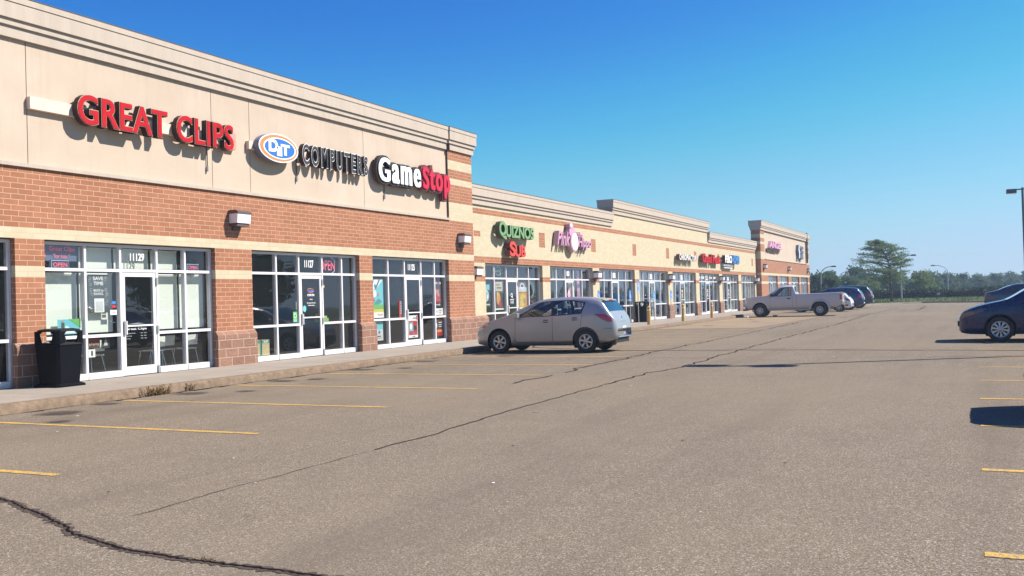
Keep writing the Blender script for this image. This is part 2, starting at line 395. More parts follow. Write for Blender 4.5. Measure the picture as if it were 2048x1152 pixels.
# text --------------------------------------------------------------
def text_raw(body, offset=0., shear=0., space=1.):
    """verts and faces of a flat text, size 1, in (x, y)"""
    cu = bpy.data.curves.new('t', 'FONT'); cu.body = body; cu.size = 1; cu.offset = offset; cu.shear = shear
    cu.space_character = space; cu.resolution_u = 4
    ob = bpy.data.objects.new('t', cu); COL.objects.link(ob)
    dg = bpy.context.evaluated_depsgraph_get()
    me = bpy.data.meshes.new_from_object(ob.evaluated_get(dg))
    V = [(v.co.x, v.co.y) for v in me.vertices]; F = [tuple(p.vertices) for p in me.polygons]
    bpy.data.objects.remove(ob); bpy.data.curves.remove(cu); bpy.data.meshes.remove(me)
    return V, F
def flat_text(mb, body, x0, x1, z0, z1, y, m, offset=0., shear=0.):
    """write body on a facade plane at depth y, fitted to the box (one sided, facing -Y)"""
    V, F = text_raw(body, offset, shear)
    if not V: return
    a, b = min(v[0] for v in V), max(v[0] for v in V); c, d = min(v[1] for v in V), max(v[1] for v in V)
    P = [(x0+(v[0]-a)/(b-a)*(x1-x0), y, z0+(v[1]-c)/(d-c)*(z1-z0)) for v in V]
    mb.raw(P, F, m)
def solid(mb, V, F, y_front, y_back, mface, mside):
    """extrude a flat facade shape (x,z) from y_back to y_front"""
    n = len(V)
    mb.raw([(x, y_front, z) for x, z in V], F, mface)
    cnt = {}
    for f in F:
        for i in range(len(f)):
            e = (f[i], f[(i+1) % len(f)]); k = (min(e), max(e)); cnt.setdefault(k, []).append(e)
    P = [(x, y_front+.0005, z) for x, z in V]+[(x, y_back, z) for x, z in V]
    mb.raw(P, [(e[0][1], e[0][0], n+e[0][0], n+e[0][1]) for e in cnt.values() if len(e) == 1], mside)
def sign_word(word, x0, x1, z0, z1, parent, y_front, y_back, layers, ref=None, shear=0., name='letter', space=1., lower=1., fat=(0,)):
    """each glyph one part; layers: (offset, y_front, y_back, face, side). z0..z1 spans a capital.
    space spreads the glyphs, lower stretches small letters upwards, fat repeats the glyph sideways for heavy faces"""
    Vc, _ = text_raw('H', 0); c0 = min(v[1] for v in Vc); c1 = max(v[1] for v in Vc)
    Vw, _ = text_raw(word, 0, shear, space); a = min(v[0] for v in Vw); b = max(v[0] for v in Vw)
    sx = (x1-x0)/(b-a); sz = (z1-z0)/(c1-c0)
    for i, ch in enumerate(word):
        if ch == ' ': continue
        Vp, _ = text_raw(word[:i+1], 0, shear, space); Vg, _ = text_raw(ch, 0, shear, space)
        off = max(v[0] for v in Vp)-max(v[0] for v in Vg); k = lower if ch.islower() else 1.
        mb = MB()
        for (o, yf, yb, fm, sm_) in layers:
            V, F = text_raw(ch, o, shear)
            for j, dx in enumerate(fat):
                solid(mb, [(x0+(v[0]+off-a+dx)*sx, z0+(v[1]-c0)*sz*(k if v[1] > 0 else 1)) for v in V], F, yf-.0007*j, yb+.0007*j, fm, sm_)
        part(name, mb, parent)

# ================================================================== THE SHOPPING CENTRE
bld = thing('shopping_center', 'long one storey brick strip mall with raised parapets and shop windows facing the car park', 'building', (48.0, 0, 0))
C4 = .1016
def courses(*ns):
    """ns: (material, number of 4 inch courses) from the bottom, starting above z0"""
    out = []; return out
def cells(mb, x0, x1, bands, Y):
    for z0, z1, m in bands: mb.face([(x0, Y, z0), (x1, Y, z0), (x1, Y, z1), (x0, Y, z1)], m)
def jambs(mb, x0, x1, bands, zh, Y, d, msoff):
    for z0, z1, m in bands:
        z1 = min(z1, zh)
        if z1 <= z0: continue
        mb.face([(x0, Y, z0), (x0, Y+d, z0), (x0, Y+d, z1), (x0, Y, z1)], m)
        mb.face([(x1, Y+d, z0), (x1, Y, z0), (x1, Y, z1), (x1, Y+d, z1)], m)
    mb.face([(x0, Y, zh), (x0, Y+d, zh), (x1, Y+d, zh), (x1, Y, zh)], msoff)
def cornice(x0, x1, Y, zb, h, back, name='cornice', label=None, lend=1, rend=1):
    mb = MB(); k = h/.75
    for a, b, p in ((0, .21, .06), (.21, .33, .105), (.33, .615, .15), (.615, .63, .14), (.63, .75, .165)):
        mb.box(x0-p*lend, x1+p*rend, Y-p, back+p, zb+a*k, zb+b*k, 'cornice paint')
    mb.box(x0-.175*lend, x1+.175*rend, Y-.175, back+.175, zb+h, zb+h+.012, 'lamp housing')
    return part(name, mb, bld, label)
def stone_base(x0, x1, Y):
    mb = MB(); p = .07
    mb.box(x0-.05, x1+.05, Y-p, Y+.06, -.01, .61, 'split block')
    mb.prism([(Y-p, .61), (Y+.05, .61), (Y+.05, .813), (Y-.004, .813), (Y-p, .72)], 'x', x0-.05, x1+.05, 'split block')
    return part('stone_base', mb, bld)

TB = [(2.743, 2.946), (2.946, 4.064)]
def tower(bays, x0, x1, Y, px0, px1, wall_label):
    mb = MB()
    low = [(-.02, 2.032, 'red brick'), (2.032, 2.235, 'buff brick'), (2.235, 2.743, 'red brick')]
    xs = [x0]+[v for b in bays for v in b]+[x1]
    for i in range(0, len(xs), 2):
        cells(mb, xs[i], xs[i+1], low, Y)
        stone_base(max(xs[i], x0+.05), min(xs[i+1], x1-.02), Y)
    for a, b in bays: jambs(mb, a, b, low, 2.743, Y, .3, 'lamp housing')
    cells(mb, x0, x1, [(2.743, 2.946, 'buff brick'), (2.946, 4.064, 'red brick')], Y)
    pil = [(4.064, 4.674, 'buff brick'), (4.674, 5.283, 'red brick'), (5.283, 5.486, 'buff brick'), (5.486, 5.791, 'red brick'), (5.791, 6.096, 'buff brick'), (6.096, 6.55, 'red brick')]
    for a, b in ((x0, px0), (px1, x1)):
        cells(mb, a, b, pil, Y)
    for z0, z1, m in pil:      # inner returns of the end pillars and the outer ends of the raised front
        mb.face([(px1, Y+.12, z0), (px1, Y, z0), (px1, Y, z1), (px1, Y+.12, z1)], m)
        mb.face([(px0, Y, z0), (px0, Y+.12, z0), (px0, Y+.12, z1), (px0, Y, z1)], m)
    for z0, z1, m in low+[(2.743, 2.946, 'buff brick'), (2.946, 4.064, 'red brick')]+pil:
        mb.face([(x1, Y, z0), (x1, Y+.75, z0), (x1, Y+.75, z1), (x1, Y, z1)], m)
        mb.face([(x0, Y+.75, z0), (x0, Y, z0), (x0, Y, z1), (x0, Y+.75, z1)], m)
    mb.face([(x0, Y+.75, 4.3), (x1, Y+.75, 4.3), (x1, Y+.75, 6.55), (x0, Y+.75, 6.55)], 'buff brick')
    part('wall', mb, bld, wall_label)
    return mb
def stucco(x0, x1, Y, joints, label):
    mb = MB(); xs = [x0]+joints+[x1]
    mb.face([(x0, Y+.085, 4.064), (x1, Y+.085, 4.064), (x1, Y+.085, 6.5), (x0, Y+.085, 6.5)], 'dark brown')
    for i in range(len(xs)-1):
        a = xs[i]+(.008 if i else 0); b = xs[i+1]-(.008 if i < len(xs)-2 else 0)
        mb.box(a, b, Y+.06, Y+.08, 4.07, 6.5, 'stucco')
    part('stucco_panel', mb, bld, label)
    mb = MB(); mb.prism([(Y-.05, 4.066), (Y+.10, 4.066), (Y+.10, 4.16), (Y-.05, 4.135)], 'x', x0, x1, 'cornice paint')
    part('ledge', mb, bld)
baysA = [(-3.6, .9), (1.9, 6.4), (7.3, 11.8), (12.42, 16.92), (18.16, 22.66), (23.32, 27.80)]
tower(baysA, -6, 29.6, 0., -4.3, 27.93, 'red brick wall with buff bands under a plaster sign field, nearest block')
stucco(-4.3, 27.93, 0., [2.6, 7.4, 12.16, 16.97, 18.26, 23.10], 'pale tan plaster field behind the hair salon, computer and game shop signs')
cornice(-6, 27.93, .05, 6.43, .75, .75, label='stepped grey cornice over the nearest block', rend=0)
cornice(27.93, 29.6, 0., 6.43, .75, .80, label='end piece of the cornice standing slightly proud', lend=.4)
mb = MB(); mb.box(27.90, 27.928, -.10, -.0, 6.40, 7.2, 'dark brown'); mb.box(27.905, 27.928, .0, .06, 4.2, 6.40, 'dark brown')  # dark strips standing in for the proud pillar's shadow on plaster and cornice
part('pillar_shadow_strip', mb, bld)
baysF = [(81.5, 85.65), (86.65, 91.1), (92.5, 97.05), (98.0, 102.3)]
tower(baysF, 78.65, 103.5, -.15, 80.27, 101.75, 'red brick wall with buff bands of the farthest raised block')
stucco(80.27, 101.75, -.15, [86.2, 94.1], 'plaster sign field of the farthest block')
cornice(78.65, 103.5, -.15, 6.43, .75, .60, label='stepped cornice of the farthest block')
mb = MB(); mb.box(101.77, 101.86, -.33, -.17, 4.2, 7.3, 'dark brown'); part('pillar_shadow_strip', mb, bld)  # same painted shadow line at the far block's end pillar

# middle wing
W = .25
baysW = [(30.91, 36.02), (36.8, 41.75), (42.6, 47.85), (48.6, 53.85), (54.75, 59.95), (60.8, 66.1), (67.0, 72.1), (73.05, 78.0)]
mb = MB()
loww = [(-.02, 2.032, 'buff brick'), (2.032, 2.235, 'red brick'), (2.235, 2.71, 'buff brick')]
xs = [29.6]+[v for b in baysW for v in b]+[78.65]
for i in range(0, len(xs), 2):
    cells(mb, xs[i], xs[i+1], loww, W); stone_base(xs[i], xs[i+1], W)
for a, b in baysW: jambs(mb, a, b, loww, 2.71, W, .3, 'lamp housing')
cells(mb, 29.6, 78.65, [(2.71, 2.94, 'red brick')], W)
sq = [35.76, 41.65, 47.6, 53.6, 59.66, 65.7, 71.7]
xs = [30.10, 30.61]+[v for s in sq for v in (s, s+.6)]+[76.9, 77.5]
e = [29.6]+xs+[78.65]
for i in range(len(e)-1):
    if i % 2 == 0: cells(mb, e[i], e[i+1], [(2.94, 4.47, 'buff brick')], W)
    elif i == 1 or i == len(e)-2: cells(mb, e[i], e[i+1], [(2.94, 3.65, 'buff brick'), (3.65, 3.86, 'red brick'), (3.86, 4.47, 'buff brick')], W)
    else: cells(mb, e[i], e[i+1], [(2.94, 3.45, 'buff brick'), (3.45, 4.06, 'red brick'), (4.06, 4.47, 'buff brick')], W)
cells(mb, 29.6, 78.65, [(4.47, 4.67, 'red brick'), (4.67, 4.82, 'buff brick')], W)
cells(mb, 44.6, 63.1, [(4.82, 5.46, 'buff brick')], W)
for x in (44.6, 63.1): mb.face([(x, W, 4.7), (x, W+.55, 4.7), (x, W+.55, 5.5), (x, W, 5.5)], 'buff brick')
part('wall', mb, bld, 'long buff brick wall with two thin red bands, lower middle block')
cornice(29.6, 44.5, W, 4.80, .68, .80, label='grey cornice over the sandwich and boutique signs', lend=0, rend=0)
cornice(44.6, 63.1, W, 5.44, .68, .80, label='raised grey cornice over the middle of the lower block')
cornice(63.25, 78.6, W, 4.80, .68, .80, label='low grey cornice beside the farthest block', lend=0, rend=0)
mb = MB()
mb.box(-6, 103.5, .82, 18, -.1, 4.5, 'roof membrane')
# hollow shop rooms are cut out of the shell below, so the shell is only roof, back and ends
mb = MB()
mb.box(-6, 103.5, .8, 18, 4.4, 4.6, 'roof membrane')
mb.box(-6, 103.5, 17.8, 18, -.1, 4.4, 'buff brick')
mb.box(-6, -5.8, .75, 17.8, -.1, 4.4, 'red brick'); mb.box(103.3, 103.5, .6, 17.8, -.1, 4.4, 'red brick')
part('roof', mb, bld)
for bays, Y in ((baysA[2:], 0.), (baysW, W), (baysF, -.15)):
    for a, b in bays:
        mb = MB()
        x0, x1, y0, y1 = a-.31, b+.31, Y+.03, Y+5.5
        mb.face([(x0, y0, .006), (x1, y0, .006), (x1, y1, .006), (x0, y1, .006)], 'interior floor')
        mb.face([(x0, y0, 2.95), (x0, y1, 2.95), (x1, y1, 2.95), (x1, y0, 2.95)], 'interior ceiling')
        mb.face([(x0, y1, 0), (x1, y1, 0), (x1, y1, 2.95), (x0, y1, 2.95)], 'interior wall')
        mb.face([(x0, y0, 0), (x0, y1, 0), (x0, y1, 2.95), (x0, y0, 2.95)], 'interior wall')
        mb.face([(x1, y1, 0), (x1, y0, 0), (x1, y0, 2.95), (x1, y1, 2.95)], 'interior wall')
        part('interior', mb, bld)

def storefront(x0, x1, fr, door, Y, zh, zm, far=False, doorlabel=None):
    """aluminium shopfront in one opening; fr = inner mullion centres, door = column index"""
    A = 'aluminium frame'; w = .052; yf = Y+.12; yb = yf+.11
    xs = [x0+.03]+fr+[x1-.03]; n = len(xs)-1
    mb = MB()
    for i, x in enumerate(xs): mb.box(x-w/2, x+w/2, yf, yb, 0, zh-.02, A)
    for i in range(n):
        a, b = xs[i]+w/2, xs[i+1]-w/2
        mb.box(a, b, yf+.002, yb-.002, zh-.075, zh-.02, A)
        mb.box(a, b, yf+.002, yb-.002, zm-.03, zm+.03, A)
        if i != door:
            mb.box(a, b, yf+.002, yb-.002, .835, .895, A)
            mb.box(a, b, yf-.012, yb, 0, .13, A)
    mb.box(x0, x1, yf-.01, yb, zh-.02, zh, 'lamp housing')
    wn = part('storefront_window', mb, bld)
    gm = MB(); yg = yf+.055
    for i in range(n):
        a, b = xs[i]+w/2, xs[i+1]-w/2
        gm.face([(a, yg, zm+.03), (b, yg, zm+.03), (b, yg, zh-.075), (a, yg, zh-.075)], 'shop glass')
        if i != door:
            gm.face([(a, yg, .895), (b, yg, .895), (b, yg, zm-.03), (a, yg, zm-.03)], 'shop glass')
            gm.face([(a, yg, .13), (b, yg, .13), (b, yg, .835), (a, yg, .835)], 'shop glass')
    part('glass', gm, wn)
    if door is None: return
    a, b = xs[door]+w/2+.004, xs[door+1]-w/2-.004; s = .085
    dm = MB(); y0, y1 = yf+.012, yf+.06
    dm.box(a, a+s, y0, y1, .012, zm-.036, A); dm.box(b-s, b, y0, y1, .012, zm-.036, A)
    dm.box(a+s, b-s, y0+.001, y1-.001, zm-.036-.09, zm-.036, A); dm.box(a+s, b-s, y0+.001, y1-.001, .012, .19, A)
    d = part('door', dm, bld, doorlabel)
    g = MB(); g.face([(a+s, y0+.02, .19), (b-s, y0+.02, .19), (b-s, y0+.02, zm-.126), (a+s, y0+.02, zm-.126)], 'shop glass')
    part('glass', g, d)
    h = MB()
    h.box(a+.015, a+.045, y0-.05, y0, .86, 1.14, 'galvanised'); h.box(a+.06, a+.085, y0-.05, y0-.02, .86, 1.14, A)
    h.box(a+s, b-s, y0-.02, y0, 1.02, 1.055, A)
    part('handle', h, d)
    if not far:
        for z in (.10, .95, 1.98):
            h = MB(); h.box(b-.008, b+.03, y0-.035, y0, z-.09, z+.07, 'galvanised'); part('hinge', h, d)
def fr5(x0, x1, f): return [x0+(x1-x0)*k for k in f]
for i, (a, b) in enumerate(baysA):
    if i < 3: storefront(a, b, fr5(a, b, (.2, .4, .6, .8)), None if i < 2 else 2, 0, 2.743, 2.19)
storefront(*baysA[3], [13.43, 14.30, 15.28, 16.10], 2, 0, 2.743, 2.19, doorlabel='hair salon glass door with white lettering')
storefront(*baysA[4], [19.20, 20.10, 21.09, 21.98], 2, 0, 2.743, 2.19, doorlabel='computer shop glass door with oval decal')
storefront(*baysA[5], [24.32, 25.24, 26.22, 27.06], 2, 0, 2.743, 2.19, doorlabel='game shop glass door with red poster')
for i, (a, b) in enumerate(baysW):
    storefront(a, b, fr5(a, b, (.185, .385, .58, .785)), 2 if i != 7 else None, W, 2.71, 2.16, far=i > 1)
for i, (a, b) in enumerate(baysF): storefront(a, b, fr5(a, b, (.2, .4, .6, .8)), 2, -.15, 2.743, 2.19, far=True)

# wall lamps ---------------------------------------------------------
def wall_lamp(x, y, z, label):
    t = thing('wall_lamp', label, 'lamp', (x, y, z), 'wall lamps along the shop fronts')
    mb = MB(); w = .235
    mb.prism([(y-.30, z+.105), (y-.01, z+.105), (y-.01, z+.19), (y-.22, z+.19), (y-.30, z+.145)], 'x', x-w, x+w, 'lamp housing')
    mb.box(x-w+.03, x+w-.03, y-.24, y-.01, z-.19, z-.12, 'lamp housing')
    mb.box(x-.12, x+.12, y-.05, y-.002, z-.28, z-.19, 'lamp housing')
    part('housing', mb, t)
    mb = MB(); mb.prism([(y-.285, z+.104), (y-.02, z+.104), (y-.02, z-.118), (y-.265, z-.118)], 'x', x-w+.01, x+w-.01, 'lamp lens')
    part('lens', mb, t)
wall_lamp(6.7, 0, 3.46, 'boxy wall lamp on red brick left of the hair salon')
wall_lamp(17.62, 0, 3.46, 'boxy wall lamp on red brick between the hair salon and computer shop windows')
wall_lamp(28.69, 0, 3.46, 'boxy wall lamp on red brick at the corner right of the game shop')
for x, l in ((29.97, 'boxy wall lamp low on the narrow pier left of the sandwich shop'), (41.98, 'boxy wall lamp low on the pier right of the pink boutique windows'),
             (54.1, 'boxy wall lamp low on the buff pier left below the chiropractor sign'), (66.35, 'boxy wall lamp low on the buff pier below the blue and white sign'),
             (78.22, 'boxy wall lamp low on the last buff pier beside the farthest tall block')):
    wall_lamp(x, W-.01, 2.38, l)
for x, l in ((79.66, 'leftmost wall lamp high on the farthest block'), (90.96, 'middle wall lamp high on the farthest block'), (102.1, 'rightmost wall lamp high on the farthest block')):
    wall_lamp(x, -.15, 3.46, l)

# ------------------------------------------------------------------ SIGNS
# hair salon
t = thing('shop_sign', 'large red channel letters reading GREAT CLIPS on the plaster wall', 'sign', (15.2, .05, 5.1))
mb = MB(); mb.bbox(12.15, 17.55, -.045, .06, 5.17, 5.40, 'raceway paint', .006); 
mb.box(12.2, 12.9, -.047, -.0455, 5.17, 5.40, 'white') if False else None
part('raceway', mb, t)
mb = MB(); mb.box(17.42, 17.66, -.05, .058, 5.10, 5.29, 'brick pink paint'); mb.box(17.42, 17.66, -.05, .058, 5.30, 5.49, 'brick pink paint')
part('end_block', mb, t)
mb = MB(); mb.tube([(16.78, .03, 5.17), (16.78, .03, 4.62)], .012, 'dark brown'); mb.box(16.765, 16.80, 0, .05, 4.50, 4.62, 'galvanised')
part('power_conduit', mb, t)
LY = [(.016, -.195, -.05, 'trim cream', 'sign side'), (.002, -.205, -.1945, 'sign red', 'sign red')]
LY = [(.028, -.195, -.05, 'trim cream', 'sign side'), (.012, -.205, -.1945, 'sign red', 'sign red')]
sign_word('GREAT', 13.10, 15.36, 5.05, 5.60, t, 0, 0, LY, space=1.06, fat=(-.012, .012))
sign_word('CLIPS', 15.66, 17.40, 5.05, 5.60, t, 0, 0, LY, space=1.1, fat=(-.012, .012))
# computer shop
t = thing('shop_sign', 'oval blue and orange sign followed by outlined COMPUTERS letters', 'sign', (20.6, .05, 5.1))
mb = MB(); mb.bbox(18.12, 22.9, -.045, .06, 5.19, 5.39, 'raceway paint', .006); mb.tube([(20.0, .03, 5.19), (20.0, .03, 4.72)], .012, 'dark brown'); mb.box(19.985, 20.02, 0, .05, 4.58, 4.72, 'galvanised')
part('raceway', mb, t)
def ell(cx, cz, rx, rz, n=40): return [(cx+rx*math.cos(2*PI*k/n), cz+rz*math.sin(2*PI*k/n)) for k in range(n)]
mb = MB(); cx, cz = 19.02, 5.30
mb.prism(ell(cx, cz, .76, .36), 'y', -.215, -.05, 'bluegrey side'); mb.prism(ell(cx, cz, .755, .355), 'y', -.219, -.216, 'white')
mb.prism(ell(cx, cz, .71, .325), 'y', -.222, -.2195, 'oval orange'); mb.prism(ell(cx+.03, cz-.005, .62, .265), 'y', -.225, -.2225, 'white')
mb.prism(ell(cx+.03, cz-.005, .57, .235), 'y', -.228, -.2255, 'oval blue'); part('oval_panel', mb, t)
sign_word('D', 18.64, 18.95, 5.20, 5.48, t, 0, 0, [(.05, -.233, -.2285, 'white', 'white')])
sign_word('i', 18.97, 19.08, 5.12, 5.34, t, 0, 0, [(.05, -.233, -.2285, 'white', 'white')])
sign_word('T', 19.10, 19.40, 5.16, 5.40, t, 0, 0, [(.05, -.233, -.2285, 'white', 'white')])
sign_word('COMPUTERS', 20.0, 22.93, 5.04, 5.54, t, 0, 0, [(.042, -.19, -.05, 'white', 'sign side'), (.014, -.198, -.1895, 'near black', 'near black')], space=1.4)
# game shop
t = thing('shop_sign', 'white and pinkish red GameStop letters on a dark backing', 'sign', (25.5, .05, 5.1))
mb = MB(); mb.box(23.9, 27.5, -.04, .06, 5.2, 5.4, 'near black'); mb.tube([(24.1, .03, 5.0), (24.1, .03, 4.6)], .012, 'dark brown'); mb.box(24.085, 24.12, 0, .05, 4.46, 4.6, 'galvanised')
part('raceway', mb, t)
GB = [(.05, -.16, -.04, 'near black', 'sign side')]; GF = [(.012, -.205, -.161, 'white', 'near black')]
FB = (-.07, -.035, 0, .035, .07); FF = (-.042, -.021, 0, .021, .042)
sign_word('Game', 23.52, 25.80, 4.93, 5.66, t, 0, 0, GB, space=1.22, lower=1.18, fat=FB, name='letter_backing')
sign_word('Game', 23.52, 25.80, 4.96, 5.63, t, 0, 0, GF, space=1.22, lower=1.2, fat=FF)
sign_word('Stop', 26.00, 27.66, 4.93, 5.64, t, 0, 0, [(.05, -.155, -.04, 'side maroon', 'side maroon')], space=1.22, lower=1.18, fat=FB, name='letter_backing')
sign_word('Stop', 26.00, 27.66, 4.96, 5.61, t, 0, 0, [(.012, -.205, -.156, 'sign pink red', 'sign pink red')], space=1.22, lower=1.2, fat=FF)
# sandwich shop
t = thing('shop_sign', 'green Quiznos letters above orange red SUB letters on buff brick', 'sign', (32.9, W, 3.6))
mb = MB()
for z, a, b in ((3.98, 31.7, 34.2), (3.28, 32.6, 33.7)): mb.box(a, b, W-.10, W-.004, z-.05, z+.05, 'raceway paint')
part('raceway', mb, t)
LQ = [(.05, W-.30, W-.10, 'sign green', 'side green black')]; f = W-.30
sign_word('Q', 31.6, 32.13, 3.75, 4.24, t, 0, 0, [(.04, f, W-.1, 'sign green', 'side green black')])
sign_word('UIZNOS', 32.16, 34.60, 3.72, 4.13, t, 0, 0, [(.04, f, W-.1, 'sign green', 'side green black')])
sign_word('S', 32.45, 32.88, 3.02, 3.52, t, 0, 0, [(.04, f, W-.1, 'sign orange red', 'side maroon')])
sign_word('UB', 32.92, 33.78, 3.00, 3.40, t, 0, 0, [(.04, f, W-.1, 'sign orange red', 'side maroon')])
# pink boutique
t = thing('shop_sign', 'pink script letters and pale oval of the boutique sign on buff brick', 'sign', (39, W, 3.7))
fy = W-.26
PL = [(.03, fy, W-.05, 'pink side', 'pink side'), (-.004, fy-.012, fy-.0005, 'pink', 'pink')]
sign_word('Pink', 37.1, 38.45, 3.62, 4.18, t, 0, 0, PL, shear=.35)
sign_word('Hippo', 39.45, 41.0, 3.62, 4.02, t, 0, 0, PL, shear=.35)
sign_word('the', 39.42, 39.95, 4.03, 4.24, t, 0, 0, PL, shear=.35)
mb = MB(); mb.prism(ell(38.98, 3.80, .46, .44), 'y', fy, W-.05, 'pink side'); mb.prism(ell(38.99, 3.80, .41, .39), 'y', fy-.02, fy-.0005, 'pale pink')
part('oval_panel', mb, t)
mb = MB(); mb.prism(ell(38.80, 4.22, .33, .24), 'y', fy+.015, W-.05, 'pink'); mb.prism(ell(38.72, 4.48, .24, .15), 'y', fy+.01, W-.05, 'pink side'); mb.prism(ell(38.66, 4.50, .13, .09), 'y', fy-.004, fy+.0095, 'pale pink')
part('ornament', mb, t)
# chiropractor, shoe shop, house seller
t = thing('shop_sign', 'white CHIROPRACTOR letters with red sides on buff brick', 'sign', (57, W, 3.6))
mb = MB(); mb.box(55.4, 58.8, W-.10, W-.004, 3.52, 3.66, 'raceway paint'); part('raceway', mb, t)
sign_word('CHIROPRACTOR', 55.25, 58.9, 3.43, 3.75, t, 0, 0, [(.03, W-.33, W-.1, 'white', 'side maroon')], space=1.15)
t = thing('shop_sign', 'rounded red Good Feet letters on buff brick', 'sign', (63, W, 3.6))
mb = MB(); mb.box(60.9, 65.2, W-.10, W-.004, 3.55, 3.68, 'raceway paint'); part('raceway', mb, t)
sign_word('Good', 60.75, 63.05, 3.42, 3.92, t, 0, 0, [(.06, W-.30, W-.1, 'sign red', 'side maroon')], shear=.1)
sign_word('Feet', 63.35, 65.3, 3.42, 3.90, t, 0, 0, [(.06, W-.30, W-.1, 'sign red', 'side maroon')], shear=.1)
t = thing('shop_sign', 'white FSBO letters joined to a blue HOMES block above a grey strip', 'sign', (68.8, W, 3.6))
mb = MB(); mb.box(66.7, 70.6, W-.10, W-.004, 3.6, 3.72, 'raceway paint'); part('raceway', mb, t)
sign_word('FSBO', 66.75, 68.75, 3.52, 3.99, t, 0, 0, [(.045, W-.32, W-.1, 'white', 'sign side')])
sign_word('HOMES', 68.85, 70.95, 3.52, 4.03, t, 0, 0, [(.06, W-.36, W-.1, 'sign blue', 'bluegrey side')])
mb = MB(); mb.bbox(66.6, 69.6, W-.22, W-.05, 3.24, 3.40, 'grey', .03); part('text_panel', mb, t)
mb = MB(); mb.box(66.9, 69.5, W-.20, W-.05, 3.13, 3.18, 'white'); part('lower_strip', mb, t)
# farthest block
F_ = -.15
t = thing('shop_sign', 'faded pink letters over dark NAILS & SPA letters on the farthest block', 'sign', (84, F_, 5))
P2 = [(.05, F_-.16, F_+.05, 'pink', 'pink side')]
sign_word('ANGEL', 81.9, 87.4, 5.12, 5.62, t, 0, 0, P2)
sign_word('NAILS&SPA', 81.0, 86.4, 4.72, 4.98, t, 0, 0, [(.03, F_-.06, F_+.05, 'dark brown', 'dark brown')])
t = thing('shop_sign', 'white and dark blue emblem near the right end of the farthest block', 'sign', (97.6, F_, 5.1))
mb = MB()
mb.prism([(95.95, 4.5), (96.6, 4.5), (96.75, 5.1), (96.5, 5.5), (96.7, 5.85), (96.05, 5.85), (95.8, 5.4), (96.1, 5.0)], 'y', F_-.2, F_+.05, 'bluegrey side')
mb.prism([(96.15, 4.58), (96.5, 4.58), (96.62, 5.1), (96.38, 5.5), (96.55, 5.78), (96.2, 5.78), (96.0, 5.4), (96.25, 5.0)], 'y', F_-.22, F_-.201, 'white')
part('emblem', mb, t)
sign_word('DC', 97.0, 98.9, 5.12, 5.72, t, 0, 0, [(.06, F_-.2, F_+.05, 'bluegrey side', 'near black')])
sign_word('NB', 97.0, 98.7, 4.52, 4.98, t, 0, 0, [(.06, F_-.2, F_+.05, 'bluegrey side', 'near black')])

# ------------------------------------------------------------------ things in and on the shop windows
def sheet(mb, x0, x1, z0, z1, y, m, t=.004): mb.box(x0, x1, y, y+t, z0, z1, m)
YG = .12+.055          # glass plane of the nearest block
def number(txt, x0, x1, z0, z1, y, label):
    mb = MB(); flat_text(mb, txt, x0, x1, z0, z1, y, 'white', offset=.03)
    single('address_number', mb, label, 'number', ((x0+x1)/2, y, z0))
number('11129', 14.60, 14.98, 2.40, 2.57, YG-.006, 'white street number 11129 above the hair salon door')
number('11127', 20.40, 20.78, 2.36, 2.56, YG-.006, 'white street number 11127 above the computer shop door')
number('11125', 25.52, 25.92, 2.36, 2.56, YG-.006, 'white street number 11125 above the game shop door')
# hair salon: blinds, chairs, neon, posters
for a, b, z0, z1 in ((12.50, 13.40, .93, 2.14), (13.46, 14.27, .93, 2.14), (15.32, 16.07, .93, 2.14), (16.13, 16.86, .93, 2.14), (13.46, 14.27, 2.235, 2.66), (14.33, 15.25, 2.235, 2.66), (15.32, 16.07, 2.235, 2.66)):
    mb = MB(); n = 3
    mb.bbox(a, b, YG+.17, YG+.19, z0, z1, 'white blind', .004); mb.box(a, b, YG+.16, YG+.20, z1-.03, z1, 'white')
    single('roller_blind', mb, 'white roller blind behind the hair salon glass, %s pane from %.0f cm up' % ({12.50: 'first', 13.46: 'second', 14.33: 'door', 15.32: 'fourth', 16.13: 'fifth'}[a], z0*100), 'blind', (a, YG+.18, z0), 'white blinds of the hair salon')
def neon_open(x0, x1, z0, z1, y, label, ring=None, txt='OPEN', panel=True):
    t = thing('neon_sign', label, 'neon sign', ((x0+x1)/2, y, z0))
    mb = MB(); flat_text(mb, txt, x0, x1, z0, z1, y, 'neon pink', offset=.012); part('lettering', mb, t)
    mb = MB()
    if ring == 'box':
        e = .035; pts = [(x0-e, y, z0-e), (x1+e, y, z0-e), (x1+e, y, z1+e), (x0-e, y, z1+e), (x0-e, y, z0-e)]
        mb.tube(pts, .008, 'neon blue', 6)
    elif ring == 'ring':
        c = ((x0+x1)/2, (z0+z1)/2); mb.tube([(c[0]+.40*math.cos(k*PI/16), y, c[1]+.25*math.sin(k*PI/16)) for k in range(2, 15)], .009, 'neon blue', 6)
        mb.tube([(c[0]+.40*math.cos(k*PI/16), y, c[1]+.25*math.sin(k*PI/16)) for k in range(19, 30)], .009, 'neon blue', 6)
    part('tube_border', mb, t)
    if panel:
        mb = MB(); sheet(mb, x0-.06, x1+.06, z0-.05, z1+.05, y+.012, 'near black', .02); part('back_panel', mb, t)
neon_open(12.78, 13.10, 2.245, 2.33, YG+.05, 'small pink OPEN sign under the first salon neon', 'box')
neon_open(16.30, 16.58, 2.255, 2.33, YG+.05, 'small pink OPEN sign in the last salon transom pane', 'box')
neon_open(21.12, 21.80, 2.30, 2.58, YG+.05, 'large pink OPEN sign with blue ring above the computer shop window', 'ring', panel=False)
t = thing('neon_sign', 'pink script neon sign reading Great Clips for hair in the first salon pane', 'neon sign', (12.9, YG+.05, 2.4))
